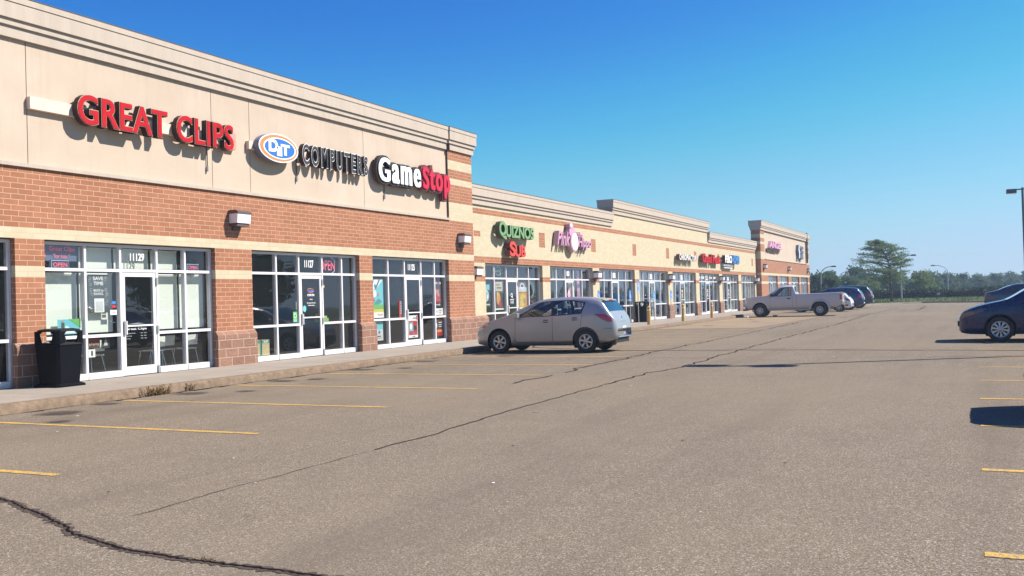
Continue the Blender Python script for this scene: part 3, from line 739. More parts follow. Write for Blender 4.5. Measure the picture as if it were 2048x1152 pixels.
mb = MB(); flat_text(mb, 'Great Clips', 12.70, 13.28, 2.53, 2.64, YG+.05, 'neon pink'); flat_text(mb, '"for hair."', 12.78, 13.16, 2.41, 2.50, YG+.05, 'neon pink'); part('lettering', mb, t)
mb = MB(); mb.tube([(12.50, YG+.05, 2.44), (12.56, YG+.05, 2.60), (12.62, YG+.05, 2.44), (12.50, YG+.05, 2.42)], .009, 'neon pink', 6); part('comb_tube', mb, t)
mb = MB(); sheet(mb, 12.48, 13.38, 2.36, 2.67, YG+.07, 'bluegrey side', .02); part('back_panel', mb, t)
mb = MB(); y = YG+.03
sheet(mb, 13.56, 14.06, 1.33, 2.10, y, 'poster dark')
flat_text(mb, 'SAVE', 13.68, 13.93, 1.99, 2.06, y-.002, 'white', .02); flat_text(mb, 'TIME', 13.69, 13.93, 1.89, 1.96, y-.002, 'white', .02)
flat_text(mb, 'BACK to', 13.69, 13.93, 1.76, 1.81, y-.002, 'white', .02); flat_text(mb, 'SCHOOL', 13.69, 13.93, 1.69, 1.74, y-.002, 'white', .02)
sheet(mb, 13.70, 13.94, 1.34, 1.62, y-.003, 'white', .002); sheet(mb, 13.73, 13.91, 1.36, 1.56, y-.004, 'pale grey', .0008)
for k in range(22):
    cx = random.choice([random.uniform(13.58, 13.66), random.uniform(13.96, 14.03)]); cz = random.uniform(1.37, 2.07)
    mb.tube([(cx+.028*math.cos(q), y-.002, cz+.028*math.sin(q)*random.uniform(.6, 1.2)) for q in [i*PI/4 for i in range(8)]], .003, 'pale grey', 4)
single('poster', mb, 'dark grey SAVE TIME BACK to SCHOOL poster beside the hair salon door', 'poster', (13.8, y, 1.3))
for z, m, l in ((1.50, 'sign blue', 'small blue sticker by the hair salon door'), (1.42, 'poster red', 'small red sticker by the hair salon door'), (1.28, 'white', 'white card sticker with red mark by the hair salon door')):
    mb = MB(); sheet(mb, 14.10 if z > 1.3 else 14.06, 14.20 if z > 1.3 else 14.22, z, z+(.06 if z > 1.3 else .10), YG-.006, m)
    if z < 1.3: sheet(mb, 14.12, 14.17, z+.03, z+.05, YG-.007, 'poster red', .0008)
    single('sticker', mb, l, 'sticker', (14.15, YG, z))
mb = MB(); y = YG+.05
sheet(mb, 12.85, 13.36, .93, 1.22, y, 'poster cyan'); mb.prism([(13.1, 1.225), (13.37, 1.225), (13.37, 1.05)], 'y', y-.004, y-.001, 'poster green'); mb.prism([(12.90, .95), (13.25, .95), (13.05, 1.1)], 'y', y-.004, y-.001, 'white')
sheet(mb, 12.93, 13.0, 1.0, 1.16, y-.004, 'poster dark', .002); mb.disc(12.965, 1.18, .022, .026, y-.005, 'skin tone', 10); sheet(mb, 13.28, 13.37, .93, 1.0, y-.006, 'poster red', .003)
single('poster', mb, 'green and turquoise card standing low in the first salon pane', 'poster', (13.1, y, .93))
mb = MB(); y = YG+.06
sheet(mb, 13.55, 13.84, .62, .81, y, 'dark brown'); sheet(mb, 13.55, 13.84, .775, .81, y-.002, 'poster red', .001)
for k in range(5): mb.disc(13.59+.05*k, .70+.012*(k % 2), .02, .035, y-.003, 'skin tone', 9)
sheet(mb, 13.56, 13.72, .44, .60, y, 'white'); sheet(mb, 13.62, 13.66, .47, .57, y-.003, 'near black', .001)
single('magazine', mb, 'red topped magazine cover and white card low in the second salon pane', 'magazine', (13.7, y, .44))
mb = MB(); sheet(mb, 13.88, 14.08, .60, .82, y, 'near black'); mb.disc(13.98, .79, .018, .024, y-.003, 'skin tone', 9); mb.prism([(13.93, .66), (14.03, .66), (14.0, .77), (13.96, .77)], 'y', y-.004, y-.002, 'pale grey')
single('magazine', mb, 'black magazine cover with a figure in the second salon pane', 'magazine', (14.0, y, .6))
mb = MB(); y = .12+.03
flat_text(mb, 'Great Clips', 14.43, 14.98, .935, 1.005, y, 'white', .012)
for k, (a, b) in enumerate((('Monday-Friday', '9am - 9pm'), ('Saturday', '8am - 6pm'), ('Sunday', '10am - 5pm'))):
    flat_text(mb, a, 14.44, 14.44+.018*len(a), .865-.055*k, .89-.055*k, y, 'pale grey'); flat_text(mb, b, 14.82, 14.98, .865-.055*k, .89-.055*k, y, 'pale grey')
single('door_lettering', mb, 'white Great Clips name and opening hours on the salon door glass', 'lettering', (14.7, y, .8))
mb = MB(); mb.prism([(14.45, 1.07), (14.75, 1.09), (14.95, 1.075), (14.75, 1.083)], 'y', y-.004, y-.002, 'white')
single('paper_slip', mb, 'crumpled white paper slip above the salon door push bar', 'paper', (14.7, y, 1.07))
mat('chair shell', (.82, .84, .80), .5)
def chair(x, y, rz, label):
    t = thing('waiting_chair', label, 'chair', (0, 0, 0), 'white waiting chairs inside the hair salon')
    mb = MB(); mb.bbox(-.19, .19, -.20, .20, .43, .46, 'chair shell', .015); part('seat', mb, t)
    mb = MB(); n = 8; V = []; 
    for i in range(n+1):
        a = -.18+.36*i/n; yy = .22-.5*a*a
        V += [(a, yy, .53), (a*.85, yy+.05, .76)]
    mb.raw(V, [(2*i, 2*i+2, 2*i+3, 2*i+1) for i in range(n)], 'chair shell', True)
    mb.raw([(a, b+.012, c) for a, b, c in V], [(2*i+1, 2*i+3, 2*i+2, 2*i) for i in range(n)], 'chair shell', True); part('backrest', mb, t)
    for sx in (-1, 1):
        for sy in (-1, 1):
            mb = MB(); mb.tube([(sx*.17, sy*.15, .43), (sx*.22, sy*.22, 0)], .011, 'chrome', 6); part('leg', mb, t)
    t.location = (x, y, 0.01); t.rotation_euler = (0, 0, rz)
chair(14.0, .72, PI+.2, 'white shell chair behind the magazines in the second salon pane')
chair(15.62, .70, PI, 'white shell chair behind the fourth salon pane')
chair(16.20, 1.0, PI+.1, 'white shell chair behind the middle of the last two salon panes')
chair(16.62, .70, PI-.1, 'white shell chair behind the last salon pane')
# left neighbour (edge of frame) has nothing in view
# computer shop
mb = MB(); y = .12+.03
mb.tube([(20.60+.13*math.cos(q), y, 1.75+.055*math.sin(q)) for q in [i*2*PI/20 for i in range(21)]], .008, 'oval orange', 5); mb.disc(20.61, 1.74, .10, .035, y-.001, 'oval blue', 20)
single('door_emblem', mb, 'orange and blue oval decal at eye height on the computer shop door', 'decal', (20.6, y, 1.7)); mb = MB()
flat_text(mb, 'COMPUTERS', 20.46, 20.76, 1.60, 1.66, y, 'white', .03); flat_text(mb, 'Hours', 20.56, 20.68, 1.50, 1.535, y, 'white', .02)
flat_text(mb, 'Monday-Saturday', 20.44, 20.80, 1.40, 1.435, y, 'white', .03); flat_text(mb, '10:00am-6:00pm', 20.48, 20.76, 1.34, 1.37, y, 'white', .03)
single('door_lettering', mb, 'white COMPUTERS name and opening hours on the computer shop door', 'lettering', (20.6, y, 1.3))
mb = MB(); mb.disc(20.33, 1.27, .07, .085, .15, 'poster cyan', 18); single('sticker', mb, 'round light blue sticker by the push bar of the computer shop door', 'sticker', (20.33, .15, 1.2))
mb = MB(); sheet(mb, 19.88, 20.04, .93, 1.20, YG-.006, 'poster green'); mb.disc(19.96, 1.10, .05, .06, YG-.007, 'white', 16); mb.disc(19.96, 1.10, .035, .045, YG-.008, 'teal', 16); sheet(mb, 19.90, 20.02, .95, 1.0, YG-.007, 'poster cyan', .0008)
single('sticker', mb, 'green sticker with a white round mark left of the computer shop door', 'sticker', (19.96, YG, .93))
mb = MB(); sheet(mb, 21.15, 21.27, 1.82, 1.90, YG+.02, 'poster yellow'); single('sticker', mb, 'small yellow note high beside the computer shop door', 'sticker', (21.2, YG, 1.8))
mb = MB(); mb.box(21.16, 21.50, YG+.08, YG+.3, .90, 1.00, 'poster green'); mb.box(21.18, 21.44, YG+.09, YG+.28, 1.0, 1.06, 'cardboard'); mb.box(21.15, 21.30, YG+.1, YG+.26, 1.06, 1.12, 'poster yellow')
single('product_boxes', mb, 'green and yellow boxes piled behind the computer shop glass right of the door', 'boxes', (21.3, YG, .9))
for a, b, tx, l in ((18.22, 18.62, 'PER', 'left cardboard carton with white PER lettering low in the computer shop window'), (18.70, 18.98, 'SUP', 'right cardboard carton with white SUP lettering low in the computer shop window')):
    mb = MB(); mb.bbox(a, b, YG+.04, YG+.4, .14, .53, 'cardboard', .006); sheet(mb, a+.01, b-.01, .45, .52, YG+.036, 'teal', .002); flat_text(mb, tx, a+.06, b-.06, .46, .51, YG+.034, 'white', .03)
    if a < 18.5: mb.box(b+.005, b+.06, YG+.05, YG+.4, .14, .5, 'teal')
    single('carton', mb, l, 'carton', ((a+b)/2, YG+.2, .14))
mb = MB()
for k, z in enumerate((1.42, 1.38, 1.33, 1.27)): flat_text(mb, '::', 20.0, 20.03, z, z+.03, YG-.006, 'white', .03)
single('sticker', mb, 'tiny white marks on the glass left of the computer shop door', 'sticker', (20.0, YG, 1.3))
# game shop posters
def poster(x0, x1, z0, z1, y, bg, items, label, name='poster'):
    mb = MB(); sheet(mb, x0, x1, z0, z1, y, bg); w, h = x1-x0, z1-z0
    for k, it in enumerate(items):
        q = y-.002-.0007*k
        if it[0] == 'r': sheet(mb, x0+it[1]*w, x0+it[2]*w, z0+it[3]*h, z0+it[4]*h, q, it[5], .0006)
        if it[0] == 'e': mb.disc(x0+it[1]*w, z0+it[3]*h, it[2]*w, it[4]*h, q, it[5], 18)
        if it[0] == 'p': mb.face([(x0+a*w, q, z0+b*h) for a, b in it[1]], it[2])
        if it[0] == 't': flat_text(mb, it[6], x0+it[1]*w, x0+it[2]*w, z0+it[3]*h, z0+it[4]*h, q, it[5], .03)
    single(name, mb, label, 'poster', ((x0+x1)/2, y, z0))
poster(23.50, 24.16, .93, 2.08, YG+.04, 'poster cyan', [('p', [(0, .55), (.9, .95), (1, 1), (.3, 1)], 'white'), ('e', .3, .16, .62, .09, 'white'), ('e', .35, .07, .82, .05, 'sign blue'), ('p', [(.2, .35), (.6, .5), (.9, .42), (.5, .3)], 'teal'),
    ('p', [(.25, .7), (.45, .75), (.75, .98), (.68, 1)], 'poster dark'), ('r', 0, 1, .22, .34, 'poster green'), ('r', 0, 1, .14, .22, 'poster yellow'), ('r', 0, 1, 0, .14, 'white'), ('t', .5, .9, .05, .1, 'poster red', 'PLUS'), ('e', .2, .1, .45, .06, 'poster red'), ('e', .6, .09, .6, .05, 'skin tone')],
    'tall blue and white sports poster in the first game shop pane')
poster(23.52, 24.10, .25, .80, YG+.04, 'pale grey', [('r', 0, 1, .6, 1, 'poster cyan'), ('e', .4, .12, .5, .12, 'white'), ('e', .65, .1, .45, .1, 'sign blue'), ('r', .1, .8, .2, .26, 'near black'), ('r', .05, .9, .1, .15, 'grey')], 'pale poster low in the first game shop pane')
poster(24.94, 25.08, .90, 1.42, YG-.006, 'near black', [('r', .05, .4, 0, 1, 'poster red'), ('r', .1, .9, .0, .15, 'poster red')]+[('r', .6, .9, .2+.1*k, .25+.1*k, 'white') for k in range(8)], 'narrow black and red rating strip left of the game shop door')
poster(25.42, 25.98, .25, .95, .12+.035, 'white', [('r', .05, .95, .12, .75, 'poster red'), ('r', .1, .5, .3, .68, 'poster cyan'), ('e', .28, .1, .5, .12, 'white'), ('e', .65, .08, .45, .13, 'near black'), ('e', .8, .08, .42, .12, 'near black'), ('r', .45, .6, .18, .24, 'sign blue'), ('t', .4, .7, .03, .08, 'near black', 'Trade'), ('t', .5, .8, .85, .9, 'near black', 'GAME'), ('r', .85, .95, .8, .98, 'poster red')],
    'red and white poster low on the game shop door')
poster(27.14, 27.62, 1.18, 2.02, YG+.03, 'near black', [('t', .05, .95, .9, .98, 'white', 'HALO'), ('e', .55, .18, .92, .05, 'poster red'), ('r', .1, .8, .2, .7, 'poster red'), ('e', .3, .1, .6, .08, 'skin tone'), ('e', .55, .12, .55, .14, 'skin tone'), ('e', .7, .08, .6, .08, 'dark brown'), ('r', .1, .8, .16, .26, 'sign red'), ('p', [(.1, .07), (.6, .07), (.6, .03), (.8, .09), (.6, .15), (.6, .11), (.1, .11)], 'pale grey')],
    'black and red poster with an arrow in the last game shop pane')
poster(27.16, 27.68, .92, 1.14, YG+.03, 'white', [('t', .5, .85, .55, .75, 'poster red', 'POWER'), ('t', .5, .75, .2, .4, 'poster red', 'UP'), ('r', .08, .35, .3, .6, 'pale grey')], 'white strip poster under the arrow poster of the game shop')
poster(27.16, 27.68, .22, .80, YG+.03, 'near black', [('e', .5, .42, .22, .2, 'sign red'), ('e', .5, .3, .3, .08, 'poster orange'), ('e', .12, .1, .62, .14, 'white'), ('r', .4, .8, .75, .8, 'white'), ('r', .4, .75, .63, .67, 'white'), ('r', .4, .75, .52, .56, 'white'), ('r', .1, .9, .9, .94, 'poster red')], 'black poster with a red dish low in the last game shop pane')
# sandwich shop
YW = W+.175
poster(31.02, 31.66, 1.1, 1.95, YW+.03, 'near black', [('r', .1, .9, .75, .98, 'poster cyan'), ('e', .45, .38, .5, .26, 'pale grey'), ('e', .45, .25, .5, .17, 'poster cyan'), ('e', .35, .08, .5, .1, 'white'), ('e', .6, .08, .45, .1, 'white'), ('r', .2, .9, .08, .14, 'pale grey')], 'poster with a round pale dish in the first sandwich shop pane')
poster(32.05, 32.72, .98, 2.05, YW+.03, 'dark brown', [('r', .05, .95, .66, 1, 'buff brick'), ('r', .2, .8, .75, .8, 'dark brown'), ('r', .15, .6, .86, .9, 'dark brown'), ('e', .4, .25, .4, .22, 'poster orange'), ('e', .6, .16, .2, .12, 'poster red'), ('e', .3, .12, .55, .08, 'poster yellow'), ('r', .0, 1, .0, .05, 'white')], 'brown food poster with cream heading in the second sandwich shop pane')
poster(34.12, 34.85, .98, 2.05, YW+.03, 'dark brown', [('r', .0, 1, .62, .8, 'pale grey'), ('e', .45, .3, .85, .1, 'white'), ('e', .45, .2, .85, .06, 'dark brown'), ('r', .0, 1, .05, .6, 'poster orange'), ('e', .5, .35, .42, .12, 'poster yellow'), ('e', .4, .3, .2, .12, 'poster yellow'), ('e', .7, .2, .3, .1, 'skin tone'), ('r', .0, 1, .0, .05, 'white')], 'orange food poster right of the sandwich shop door')
mb = MB(); flat_text(mb, 'Q', 33.28, 33.46, 1.42, 1.60, W+.15, 'white', .02); flat_text(mb, 'SUB', 33.24, 33.52, 1.2, 1.32, W+.15, 'pale grey', .02); sheet(mb, 33.2, 33.56, 1.35, 1.37, W+.149, 'white', .001)
single('door_lettering', mb, 'white Q lettering on the sandwich shop door', 'lettering', (33.4, W, 1.2))
t = thing('neon_sign', 'dim round OPEN neon in the second sandwich shop transom pane', 'neon sign', (32.4, YW, 2.3))
mb = MB(); mb.tube([(32.38+.24*math.cos(k*PI/10), YW+.04, 2.45+.16*math.sin(k*PI/10)) for k in range(20)], .009, 'neon dim green', 5); mb.tube([(32.5, YW+.04, 2.33), (32.62, YW+.04, 2.22)], .009, 'neon dim green', 5); part('tube_ring', mb, t)
mb = MB(); flat_text(mb, 'OPEN', 32.2, 32.56, 2.40, 2.50, YW+.04, 'neon dim green', .01); part('lettering', mb, t)
t = thing('neon_sign', 'pale green curved neon swirl in the last sandwich shop pane', 'neon sign', (35.4, YW, 1.6))
for r_ in (.30, .24): 
    mb = MB(); mb.tube([(35.3+r_*math.cos(k*PI/12), YW+.05, 1.72+r_*1.1*math.sin(k*PI/12)) for k in range(-7, 10)], .009, 'neon dim green', 5); part('tube_ring', mb, t)
mb = MB(); mb.tube([(34.98, YW+.05, 1.35), (35.4, YW+.05, 1.25), (35.75, YW+.05, 1.12)], .009, 'neon pink', 5); part('tube_stroke', mb, t)
# boutique: garments and curtains
def drape(x0, x1, z0, z1, y, m, label):
    mb = MB(); n = max(6, int((x1-x0)/.04)); V = []
    for i in range(n+1):
        x = x0+(x1-x0)*i/n; yy = y+.03*math.sin(i*1.9)+random.uniform(-.008, .008)
        V += [(x, yy, z0), (x+random.uniform(-.01, .01), yy*.4+y*.6, z1)]
    mb.raw(V, [(2*i, 2*i+2, 2*i+3, 2*i+1) for i in range(n)], m, True)
    single('curtain', mb, label, 'curtain', (x0, y, z0), 'curtains and garments in the boutique window')
drape(36.9, 37.5, .9, 2.65, YW+.25, 'poster cyan', 'pale blue green curtain in the first boutique pane')
drape(38.0, 38.5, 2.2, 2.6, YW+.25, 'poster yellow', 'yellow cloth high in the second boutique pane')
drape(39.75, 40.2, .9, 2.6, YW+.25, 'skin tone', 'pinkish beige curtain right of the boutique door')
drape(40.8, 41.15, .9, 2.6, YW+.25, 'pink', 'bright pink curtain in the last boutique pane')
mb = MB(); sheet(mb, 39.0, 39.3, 2.33, 2.52, YW-.006, 'white'); flat_text(mb, '11121', 39.04, 39.26, 2.38, 2.47, YW-.008, 'near black', .02)
single('address_number', mb, 'white number card above the boutique door', 'number', (39.2, YW, 2.3))
mb = MB(); mb.disc(39.15, 1.5, .17, .12, W+.148, 'pink', 18); mb.disc(39.15, 1.62, .07, .09, W+.147, 'pale pink', 12); sheet(mb, 38.98, 39.32, 1.30, 1.34, W+.147, 'pale pink', .001)
single('door_lettering', mb, 'pink round emblem on the boutique door', 'lettering', (39.15, W, 1.3))
# remaining units: blinds, number cards and decals
for i, (a, b) in enumerate(baysW[2:], start=2):
    s = (b-a); names = ['', '', 'third', 'fourth', 'fifth', 'sixth', 'seventh', 'last']
    if i in (3, 4, 6, 7):
        for c, (u, v) in enumerate(((.01, .18), (.2, .37), (.6, .77), (.8, .97))):
            if i == 3 and c == 3: continue
            mb = MB(); x0, x1 = a+u*s, a+v*s-.12
            k = int((x1-x0)/.11)
            for j in range(k): mb.box(x0+j*.11, x0+j*.11+.095, YW+.2+.01*(j % 2), YW+.206+.01*(j % 2), .2, 2.62, 'grey blind' if i != 7 else 'white blind')
            single('vertical_blind', mb, 'pale vertical blind, pane %d of the %s window bay of the buff block' % (c+1, names[i]), 'blind', (x0, YW+.2, .2), 'vertical blinds in the buff block')
    if i < 7:
        mb = MB(); xc = a+.482*s; sheet(mb, xc-.2, xc+.2, 2.28, 2.56, YW-.006, 'white'); flat_text(mb, '111%d' % (21-2*i+2), xc-.14, xc+.14, 2.37, 2.47, YW-.008, 'near black', .02)
        single('address_number', mb, 'white number card over the door of the %s bay of the buff block' % names[i], 'number', (xc, YW, 2.3))
    if i in (4, 5, 6):
        mb = MB(); xc = a+.482*s
        for k in range(6): sheet(mb, xc-.2+.03*(k % 2), xc+.2-.04*(k % 3), 1.15+.09*k, 1.19+.09*k, W+.146, 'white' if k % 3 else 'poster orange', .002)
        sheet(mb, xc-.24, xc+.24, 1.08, 1.75, W+.150, 'near black', .002)
        single('door_lettering', mb, 'dark panel with pale lines of text on the door of the %s bay' % names[i], 'lettering', (xc, W, 1.1))
mb = MB()
for k in range(5): flat_text(mb, ('PAIN', 'RELIEF', 'FOR', 'YOUR', 'FEET')[k], baysW[5][0]+.12+k*1.04, baysW[5][0]+.85+k*1.04, 2.36, 2.5, YW-.006, 'white', .04)
single('window_lettering', mb, 'row of white words across the transom panes below the red sign', 'lettering', (63, YW, 2.3))
mb = MB(); sheet(mb, 54.85, 55.25, 1.85, 2.0, YW-.006, 'white'); sheet(mb, 54.85, 55.25, 1.6, 1.75, YW-.006, 'white')
single('window_lettering', mb, 'two white notices in the first pane below the chiropractor sign', 'lettering', (55, YW, 1.6))
for i, (a, b) in enumerate(baysF):
    for c in range(5):
        if c == 2 and i != 1: continue
        mb = MB(); x0 = a+(b-a)*(.2*c+.02); mb.box(x0, x0+.55, .2, .21, .3, 2.6, 'white blind' if (i+c) % 2 else 'grey blind')
        single('vertical_blind', mb, 'pale blind, pane %d of window bay %d in the farthest block' % (c+1, i+1), 'blind', (x0, .2, .3), 'blinds in the farthest block')

# ================================================================== VEHICLES
def keyf(keys):
    """smooth monotone interpolation of (s, value) keys"""
    xs = [k[0] for k in keys]; ys = [k[1] for k in keys]; n = len(xs)
    d = [(ys[i+1]-ys[i])/(xs[i+1]-xs[i]) for i in range(n-1)]
    m = [d[0]]+[0 if d[i-1]*d[i] <= 0 else 2*d[i-1]*d[i]/(d[i-1]+d[i]) for i in range(1, n-1)]+[d[-1]]
    def f(x):
        if x <= xs[0]: return ys[0]
        if x >= xs[-1]: return ys[-1]
        i = 0
        while xs[i+1] < x: i += 1
        h = xs[i+1]-xs[i]; t = (x-xs[i])/h
        return (2*t**3-3*t*t+1)*ys[i]+(t**3-2*t*t+t)*h*m[i]+(-2*t**3+3*t*t)*ys[i+1]+(t**3-t*t)*h*m[i+1]
    return f
def inpoly(x, z, poly):
    c = False; n = len(poly)
    for i in range(n):
        a, b = poly[i], poly[(i+1) % n]
        if (a[1] > z) != (b[1] > z) and x < (b[0]-a[0])*(z-a[1])/(b[1]-a[1])+a[0]: c = not c
    return c
def vehicle(name, label, cat, sp, group=None):
    """sp: body keys along s (0 = nose). The thing's front faces +X, origin on the ground under the middle."""
    L = sp['L']; Wd = sp['W']/2; pt = sp['paint']
    w = keyf(sp['w']); zb = keyf(sp['zb']); zk = keyf(sp['zk']); zt = keyf(sp['zt']); lean = sp.get('lean', .30)
    root = thing(name, label, cat, (0, 0, 0), group)
    # stations
    S = []; s_ = 0.
    while s_ < L:
        S.append(s_); e = min(s_, L-s_); s_ += .012 if e < .06 else (.022 if e < .3 else .045)
    S.append(L)
    for q in sp.get('stations', []): S.append(q)
    S = sorted(set(round(q, 4) for q in S))
    bed = sp.get('bed')
    def section(s):
        W_ = Wd*w(s); b = zb(s); t = zt(s); k = min(zk(s), t-.012); h = t-k; H = k-b
        ys = W_*.965-lean*h; c = sp.get('crown', .03)
        ysr = max(ys, W_*.3)
        P = [(0, b), (W_*.70, b), (W_*.90, b+.02*min(1, H*3)), (W_*.968, b+.14*H), (W_*.99, b+.32*H), (W_*1.0, b+.52*H), (W_*.998, b+.70*H), (W_*.988, b+.88*H), (W_*.965, k)]
        a = W_*.965
        P += [(a+(ysr-a)*.45+.012*min(1, h*2), k+h*.45), (a+(ysr-a)*.86+.012*min(1, h*2), k+h*.83), (ysr-.03, k+h*.935), (ysr*.80, t-c*.36), (ysr*.5, t-c*.12), (0, t)]
        if bed and bed[0] < s < bed[1]:
            fl = bed[2]
            P[8] = (W_*.965, k); P[9] = (W_*.95, t-.01); P[10] = (W_*.93, t); P[11] = (W_*.88, t); P[12] = (W_*.87, fl); P[13] = (W_*.5, fl); P[14] = (0, fl)
        return P
    rows = []      # doubled resolution in the lower body for smoother light
    bm = bmesh.new(); lay = bm.faces.layers.int.new('row')
    grid = []
    for s in S:
        P = section(s); x = L/2-s
        grid.append([[bm.verts.new((x, sg*p[0], p[1])) for p in P] for sg in (1, -1)])
    NR = 15
    for i in range(len(S)-1):
        for sd in (0, 1):
            A, B = grid[i][sd], grid[i+1][sd]
            for r in range(NR-1):
                q = [A[r], B[r], B[r+1], A[r+1]]
                if sd: q = q[::-1]
                try:
                    f = bm.faces.new(q); f[lay] = r
                except ValueError: pass
    for g_, rev in ((grid[0], 1), (grid[-1], 0)):
        for r in range(NR-1):
            q = [g_[0][r], g_[0][r+1], g_[1][r+1], g_[1][r]]
            if rev: q = q[::-1]
            try: f = bm.faces.new(q); f[lay] = 50
            except ValueError: pass
    bmesh.ops.remove_doubles(bm, verts=bm.verts[:], dist=.0004)
    lay = bm.faces.layers.int['row']
    def cut(poly, rr):
        n = len(poly)
        for i in range(n):
            a, b = poly[i], poly[(i+1) % n]
            x0, x1 = sorted((L/2-a[0], L/2-b[0])); z0, z1 = sorted((a[1], b[1])); e = .012
            fs = []
            for f in bm.faces:
                if f[lay] not in rr: continue
                fx = [v.co.x for v in f.verts]; fz = [v.co.z for v in f.verts]
                if max(fx) < x0-e or min(fx) > x1+e or max(fz) < z0-e or min(fz) > z1+e: continue
                fs.append(f)
            if not fs: continue
            es = set(e_ for f in fs for e_ in f.edges); vs = set(v for f in fs for v in f.verts)
            d = Vector((-(b[0]-a[0]), 0, b[1]-a[1])); nrm = Vector((d.z, 0, -d.x))
            if nrm.length < 1e-6: continue
            bmesh.ops.bisect_plane(bm, geom=list(fs)+list(es)+list(vs), dist=.0008, plane_co=Vector((L/2-a[0], 0, a[1])), plane_no=nrm.normalized())
    def faces_in(poly, rr, side=None):
        out = []
        for f in bm.faces:
            if f[lay] in rr:
                c = f.calc_center_median()
                if side is not None and c.y*side <= 0: continue
                if inpoly(L/2-c.x, c.z, poly): out.append(f)
        return out
    def take(fs, nm, m, parent=None, off=.0, lab=None, smooth=True):
        """move faces into an object of their own"""
        if not fs: return None
        mb = MB(); idx = {}; V = []; F = []
        for f in fs:
            q = []
            for v in f.verts:
                if v not in idx: idx[v] = len(V); V.append(v.co+v.normal*off)
                q.append(idx[v])
            F.append(q)
        mb.raw(V, F, m, smooth)
        o = part(nm, mb, parent or root, lab)
        bmesh.ops.delete(bm, geom=fs, context='FACES_ONLY'); return o
    bm.normal_update()
    side = set(range(2, 8)); glassr = {8, 9}
    # wheel arches
    for (ws, r) in sp['arch']:
        circ = [(ws+r*math.cos(2*PI*k/22), sp['zw']+r*math.sin(2*PI*k/22)*sp.get('archz', 1)) for k in range(22)]
        rr = set(range(1, 9)); cut(circ, rr)
        bmesh.ops.delete(bm, geom=[f for f in faces_in(circ, rr) if abs(f.calc_center_median().y) > Wd*.55], context='FACES')
        for sd in (1, -1):
            mb = MB()
            y0, y1 = sorted((sd*(Wd*.965), sd*(Wd-.42)))
            prof = [(L/2-c[0]+(0), c[1]) for c in circ]
            n = len(prof); V = [(p[0], y0, p[1]) for p in prof]+[(p[0], y1, p[1]) for p in prof]
            ks = [k for k in range(n) if prof[k][1] > zb(ws)-.05 or prof[(k+1) % n][1] > zb(ws)-.05]
            mb.raw(V, [(k, (k+1) % n, n+(k+1) % n, n+k) for k in ks], 'underbody')
            yi = y0 if sd > 0 else y1
            mb.face([(p[0], yi, p[1]) for p in prof if p[1] > zb(ws)-.06], 'underbody')
            part('wheel_well', mb, root)
    # glazing
    for k, poly in enumerate(sp['win']):
        cut(poly, glassr)
    for k, poly in enumerate(sp['win']):
        for sd in (1, -1): take(faces_in(poly, glassr, sd), 'side_window', sp.get('glass', 'car glass'))
    a, b = sp['windshield']; top = {10, 11, 12, 13}
    fs = [f for f in bm.faces if f[lay] in (11, 12, 13) and a < L/2-f.calc_center_median().x < b]
    take(fs, 'windshield', sp.get('glass', 'car glass'))
    if sp.get('rearglass'):
        a, b = sp['rearglass']; take([f for f in bm.faces if f[lay] in (11, 12, 13) and a < L/2-f.calc_center_median().x < b], 'rear_window', sp.get('rglass', 'dark car glass'))
    for nm, key, m in (('headlight', 'head', sp.get('headm', 'headlamp clear')), ('taillight', 'tail', 'tail red')):
        if key in sp:
            rr = set(range(2, 11)) | {50}; cut(sp[key], rr)
            for sd in (1, -1): take(faces_in(sp[key], rr, sd), nm, m, off=.006)
    if 'amber' in sp:
        for sd in (1, -1):
            mb = MB(); s0, z0, s1, z1 = sp['amber']; mb.bbox(L/2-s1, L/2-s0, sd*Wd*w((s0+s1)/2)*.97-.02, sd*Wd*w((s0+s1)/2)*.97+.02, z0, z1, sp.get('amberm', 'amber'), .01); part('turn_signal', mb, root)
    bvh = BVHTree.FromBMesh(bm)
    def sidey(s, z, sd):
        h = bvh.ray_cast(Vector((L/2-s, sd*3, z)), Vector((0, -sd, 0)))
        return h[0].y if h[0] else None
    for line in sp.get('seams', []):
        for sd in (1, -1):
            seams = MB()
            pts = []
            for i in range(len(line)-1):
                n = max(2, int(math.dist(line[i], line[i+1])/.05))
                for k in range(n+1):
                    t = k/n; s = line[i][0]*(1-t)+line[i+1][0]*t; z = line[i][1]*(1-t)+line[i+1][1]*t
                    y = sidey(s, z, sd)
                    if y is not None: pts.append(((L/2-s), y, z))
            for i in range(len(pts)-1):
                p, q = Vector(pts[i]), Vector(pts[i+1]); d = q-p
                if d.length < .004 or d.length > .2: continue
                t = Vector((-d.z, 0, d.x)).normalized()*.0045; o = Vector((0, sd*.0022, 0))
                seams.face([p+t+o, q+t+o, q-t+o, p-t+o], 'car trim black')
            if seams.f: part('door_gap', seams, root)
    doors = sp.get('doors', [])
    for poly in doors: cut(poly, set(range(3, 8)))
    dobj = []
    for poly in doors:
        for sd in (1, -1): dobj.append((take(faces_in(poly, set(range(3, 8)), sd), 'door', pt), sd, poly))
    # black window surround
    if 'surround' in sp:
        cut(sp['surround'], glassr); 
        for sd in (1, -1): take(faces_in(sp['surround'], glassr, sd), 'window_trim', 'car trim black')
    # lower black sill / bumper bottom
    if 'grille' in sp:
        s1, z0, z1 = sp['grille']
        take([f for f in bm.faces if (f[lay] == 50 or f[lay] > 1) and f.calc_center_median().x > L/2-s1 and z0 < f.calc_center_median().z < z1 and abs(f.calc_center_median().y) < Wd*.62], 'grille', 'car trim black', off=.002)
    mb = MB(); idx = {v: i for i, v in enumerate(bm.verts)}
    V = [v.co for v in bm.verts]
    mb.raw(V, [[idx[v] for v in f.verts] for f in bm.faces if f[lay] not in (0,)], pt, True)
